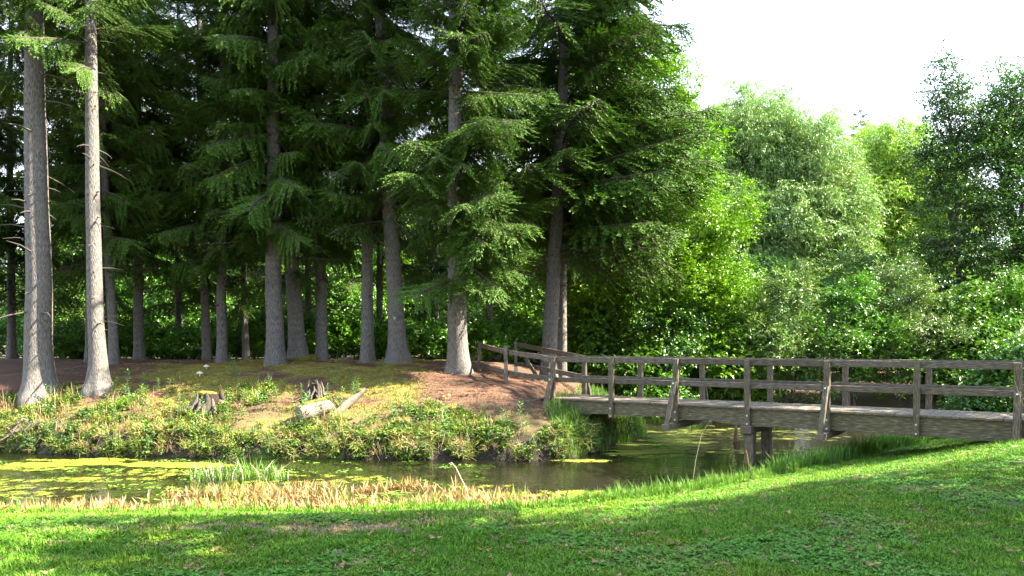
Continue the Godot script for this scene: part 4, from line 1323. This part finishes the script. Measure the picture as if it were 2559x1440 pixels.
func _stump(called: String, label: String, x: float, d: float, r: float, h: float, moss: bool, sd: int) -> void:
	rng.seed = sd
	var t := thing(called, label, "stump", P(x, H(x, d), d))
	var core := Geo.new()
	var path := [Vector3(0, -0.15, 0), Vector3(0, 0.0, 0), Vector3(0.02, h * 0.5, 0), Vector3(0.02, h * 0.85, 0)]
	core.tube(path, [r * 1.1, r * 0.95, r * 0.8, r * 0.6], 10, Color(0.14, 0.11, 0.09))
	part("core", core.mesh(M.rot), t)
	var n := 15
	for k in n:
		var a := TAU * k / n + R(-0.2, 0.2)
		var o := Vector3(cos(a), 0, sin(a))
		var side := Vector3(-o.z, 0, o.x)
		var g := Geo.new()
		var tall := h * (R(0.55, 0.8) if k % 3 else R(0.9, 1.2))
		var w := r * R(0.14, 0.26)
		var foot := o * r * R(1.15, 1.6) + Vector3(0, -0.14, 0) + side * R(-0.08, 0.08)
		g.tube([foot, o * r * R(0.95, 1.1) + Vector3(0, tall * 0.25, 0) + side * R(-0.05, 0.05), o * r * R(0.75, 0.9) + Vector3(0, tall * 0.65, 0) + side * R(-0.06, 0.06), o * r * R(0.6, 0.8) + Vector3(0, tall, 0) + side * R(-0.05, 0.05)], [w * 0.6, w * 0.9, w * 0.8, 0.008], 5, grey(R(0.2, 0.75)))
		part("splinter", g.mesh(M.rot), t)
	for k in 4:
		var a := R(0, TAU)
		var o := Vector3(cos(a), 0, sin(a))
		var g := Geo.new()
		g.tube([o * r * 0.8 + Vector3(0, h * 0.2, 0), o * r * 1.4 + Vector3(0, h * 0.1, 0), o * r * 2.1 + Vector3(R(-0.1, 0.1), -0.08, R(-0.1, 0.1))], [r * 0.16, r * 0.11, 0.015], 6, grey(R(0.2, 0.5)))
		part("root", g.mesh(M.rot), t)
	if moss:
		for k in 9:
			var a := R(0, TAU)
			var u := R(0.1, 0.75)
			part("moss", lump(r * R(0.18, 0.34), 0.045, r * R(0.15, 0.3), sd + k, M.moss), t, Vector3(cos(a) * r * u - r * 0.25, h * (0.92 - 0.25 * u * u), sin(a) * r * u), Basis(Vector3.BACK, -cos(a) * u * 0.6) * Basis(Vector3.RIGHT, sin(a) * u * 0.6))

# ---------------------------------------------------------------- pond plants
func build_pond() -> void:
	# reed bed
	rng.seed = 1600
	var bed := Node3D.new()
	bed.name = "reed_bed"
	add_child(bed)
	tag(bed, "dry golden reed stubble standing in the shallows along the lawn", "reeds", "", "stuff")
	var ks := [
		tuft(1601, 7, 0.10, 0.16, 0.34, 0.022, 0.5, Color(0.27, 0.165, 0.05), M.straw, Color(0.33, 0.23, 0.10, 1)),
		tuft(1602, 6, 0.11, 0.12, 0.30, 0.024, 0.9, Color(0.31, 0.20, 0.065), M.straw, Color(0.37, 0.28, 0.15, 1)),
		tuft(1603, 6, 0.10, 0.10, 0.26, 0.02, 1.3, Color(0.20, 0.11, 0.03), M.straw, Color(0.24, 0.15, 0.05, 1)),
		tuft(1604, 6, 0.10, 0.16, 0.36, 0.016, 0.6, Color(0.16, 0.22, 0.04), M.grass),
	]
	var where := [[], [], [], []]
	var tints := [[], [], [], []]
	for k in 9500:
		var x := R(-8.8, 1.4)
		var d := R(11.8, 15.2)
		var s := -near_in(x, d)
		if s < -0.1: continue
		var reach := lerpf(0.55, 2.5, smoothstep(-8.0, -4.5, x)) * smoothstep(1.2, -1.2, x) + 0.15
		if s > reach: continue
		var thin := nz2.get_noise_2d(x * 15.0, d * 30.0 + 900.0)
		if rng.randf() > clampf(0.75 + thin * 2.2 - 0.4 * s / reach, 0.02, 1.0) * 0.95 * smoothstep(1.4, -0.6, x): continue
		var q := rng.randf()
		var kind := 0 if q < 0.34 else (1 if q < 0.62 else (2 if q < 0.86 else 3))
		var b := R(0.75, 1.2)
		where[kind].append(Transform3D(Basis(Vector3.RIGHT, R(-0.5, 0.5)) * Basis(Vector3.BACK, R(-0.5, 0.5)) * Basis(Vector3.UP, R(0, TAU)) * Basis.from_scale(Vector3.ONE * R(0.55, 1.2)), P(x, maxf(H(x, d), WATER - 0.1), d)))
		tints[kind].append(Color(b, b * R(0.9, 1.08), b))
	for k in 4:
		scatter("reeds", ks[k], where[k], tints[k], bed)
	# sedge clump
	rng.seed = 1650
	var c := thing("sedge_clump", "green sedge clump with pale bleached blades growing out of the pond", "plant", P(-5.35, WATER - 0.05, 15.6))
	for pass_ in 2:
		var g := Geo.new()
		for k in [330, 70][pass_]:
			var u := R(-0.85, 0.95)
			var at := Vector3(u, -0.05, R(-0.28, 0.28))
			var a := R(0, TAU)
			var h := R(0.25, 0.68) * (1.0 - 0.35 * absf(u))
			var cc := shade_of(Color(0.10, 0.2, 0.035) if pass_ == 0 else Color(0.5, 0.46, 0.34), 0.3)
			g.blade(at, Vector3(cos(a), 0, sin(a)), h, 0.018, R(0.1, 0.75) * h, cc, cc)
		part("foliage", g.mesh(M.grass if pass_ == 0 else M.straw), c)
	# lone stalks
	var stalks := [
		[P(-0.72, H(-0.72, 12.3), 12.3), [Vector3(0.12, -0.05, 0), Vector3(0.02, 0.35, 0), Vector3(-0.14, 0.68, 0), Vector3(-0.2, 0.75, 0), Vector3(-0.245, 0.74, 0)], 0.008, Color(0.5, 0.42, 0.3), "tall bleached reed stalk bent at its tip beside the golden stubble"],
		[P(3.25, -0.85, 14.3), [Vector3(-0.05, -0.1, 0), Vector3(0.02, 0.4, 0), Vector3(0.12, 0.85, 0), Vector3(0.22, 1.02, 0), Vector3(0.36, 1.0, 0)], 0.0045, Color(0.4, 0.38, 0.2), "thin arching grass stalk drooping in front of the bridge beam"],
		[P(4.6, -0.95, 15.6), [Vector3(0, -0.1, 0), Vector3(0.0, 0.2, 0), Vector3(-0.05, 0.5, 0)], 0.012, Color(0.5, 0.28, 0.08), "short orange blade standing between the two bridge piles"],
		[P(9.3, -0.2, 14.2), [Vector3(0.1, 0.0, 0), Vector3(0.0, 0.45, 0), Vector3(-0.28, 0.75, 0), Vector3(-0.42, 1.18, 0)], 0.008, Color(0.34, 0.22, 0.11), "dry brown twig leaning against the lawn end of the bridge"],
	]
	for q in stalks:
		var t := thing("dry_stalk", q[4], "plant", q[0])
		var g := Geo.new()
		var path: Array = q[1]
		var radii := []
		for i in path.size(): radii.append(float(q[2]) * (1.0 - 0.5 * i / path.size()))
		g.tube(path, radii, 6, q[3])
		part("stem", g.mesh(M.straw), t)
	# floating duckweed and algae
	rng.seed = 1700
	var fl := Geo.new()
	for k in 34:
		var ctr := Vector3(rng.randfn(0.0, 0.06), R(0.0, 0.006), rng.randfn(0.0, 0.05))
		var r := R(0.006, 0.018)
		var a0 := R(0, TAU)
		var cc := shade_of(Color(0.24, 0.29, 0.014), 0.35)
		for s in 6:
			var a := a0 + TAU * s / 6; var b := a0 + TAU * (s + 1) / 6
			fl.tri(ctr, ctr + Vector3(cos(a), 0, sin(a)) * r, ctr + Vector3(cos(b), 0, sin(b)) * r, cc)
	var fm := fl.mesh(M.matt)
	var fw := []; var ft := []
	# x, d, half width, half depth, density per metre squared, tint
	var mats := [[-9.0, 17.6, 2.6, 0.7, 110, 1.0], [-7.0, 17.3, 1.6, 0.45, 150, 1.05], [-10.6, 16.9, 1.8, 0.5, 70, 0.9], [-8.4, 15.6, 0.7, 0.14, 160, 1.0], [-9.6, 15.2, 2.0, 0.3, 40, 0.8], [-6.6, 16.2, 2.2, 0.8, 30, 0.75], [-3.6, 15.4, 2.5, 0.7, 22, 0.75], [-0.3, 13.7, 0.7, 0.22, 170, 1.1], [-9.2, 14.2, 2.2, 0.9, 40, 0.6], [0.6, 13.9, 1.4, 0.6, 60, 0.75], [0.4, 14.6, 1.6, 0.3, 30, 0.7], [3.0, 19.9, 1.1, 1.3, 260, 0.7], [4.4, 21.5, 1.0, 1.6, 140, 0.65], [1.4, 17.9, 0.8, 0.2, 150, 0.8], [6.3, 17.9, 1.0, 0.25, 140, 0.6], [6.8, 16.8, 1.0, 0.16, 130, 0.6], [5.5, 19.6, 2.6, 0.8, 45, 0.6], [6.5, 23.0, 3.0, 2.0, 45, 0.6], [3.6, 18.6, 1.6, 0.3, 40, 0.55]]
	for q in mats:
		var n := int(float(q[2]) * float(q[3]) * PI * float(q[4]))
		for k in n:
			var a := R(0, TAU)
			var u := sqrt(rng.randf())
			var x: float = q[0] + cos(a) * u * float(q[2])
			var d: float = q[1] + sin(a) * u * float(q[3])
			if nz2.get_noise_2d(x * 18.0, d * 60.0 + 40.0) < -0.25 + 0.55 * u * u + R(-0.12, 0.12): continue
			if near_in(x, d) > -0.05 or far_in(x, d) > 0.0: continue
			var b := float(q[5]) * R(0.8, 1.15)
			fw.append(Transform3D(Basis(Vector3.UP, R(0, TAU)), P(x, WATER + 0.004, d)))
			ft.append(Color(b, b, b * 1.1))
	for k in 2600:      # algae hanging just below the surface
		var x := R(-12.0, -0.5)
		var d := R(13.0, 18.0)
		if nz.get_noise_2d(x * 16.0 + 500.0, d * 50.0) < R(0.0, 0.3) - 0.2 * smoothstep(-4.0, -8.0, x): continue
		if near_in(x, d) > -0.1 or far_in(x, d) > -0.1: continue
		var b := R(0.4, 0.9)
		fw.append(Transform3D(Basis(Vector3.UP, R(0, TAU)) * Basis(Vector3.RIGHT, R(-0.3, 0.3)) * Basis.from_scale(Vector3(1.8, 2.0, 1.8)), P(x, WATER - R(0.01, 0.07), d)))
		ft.append(Color(b * 0.6, b, b))
	var fo := scatter("duckweed", fm, fw, ft, self)
	tag(fo, "yellow green mats of duckweed floating on the pond", "duckweed", "", "stuff")
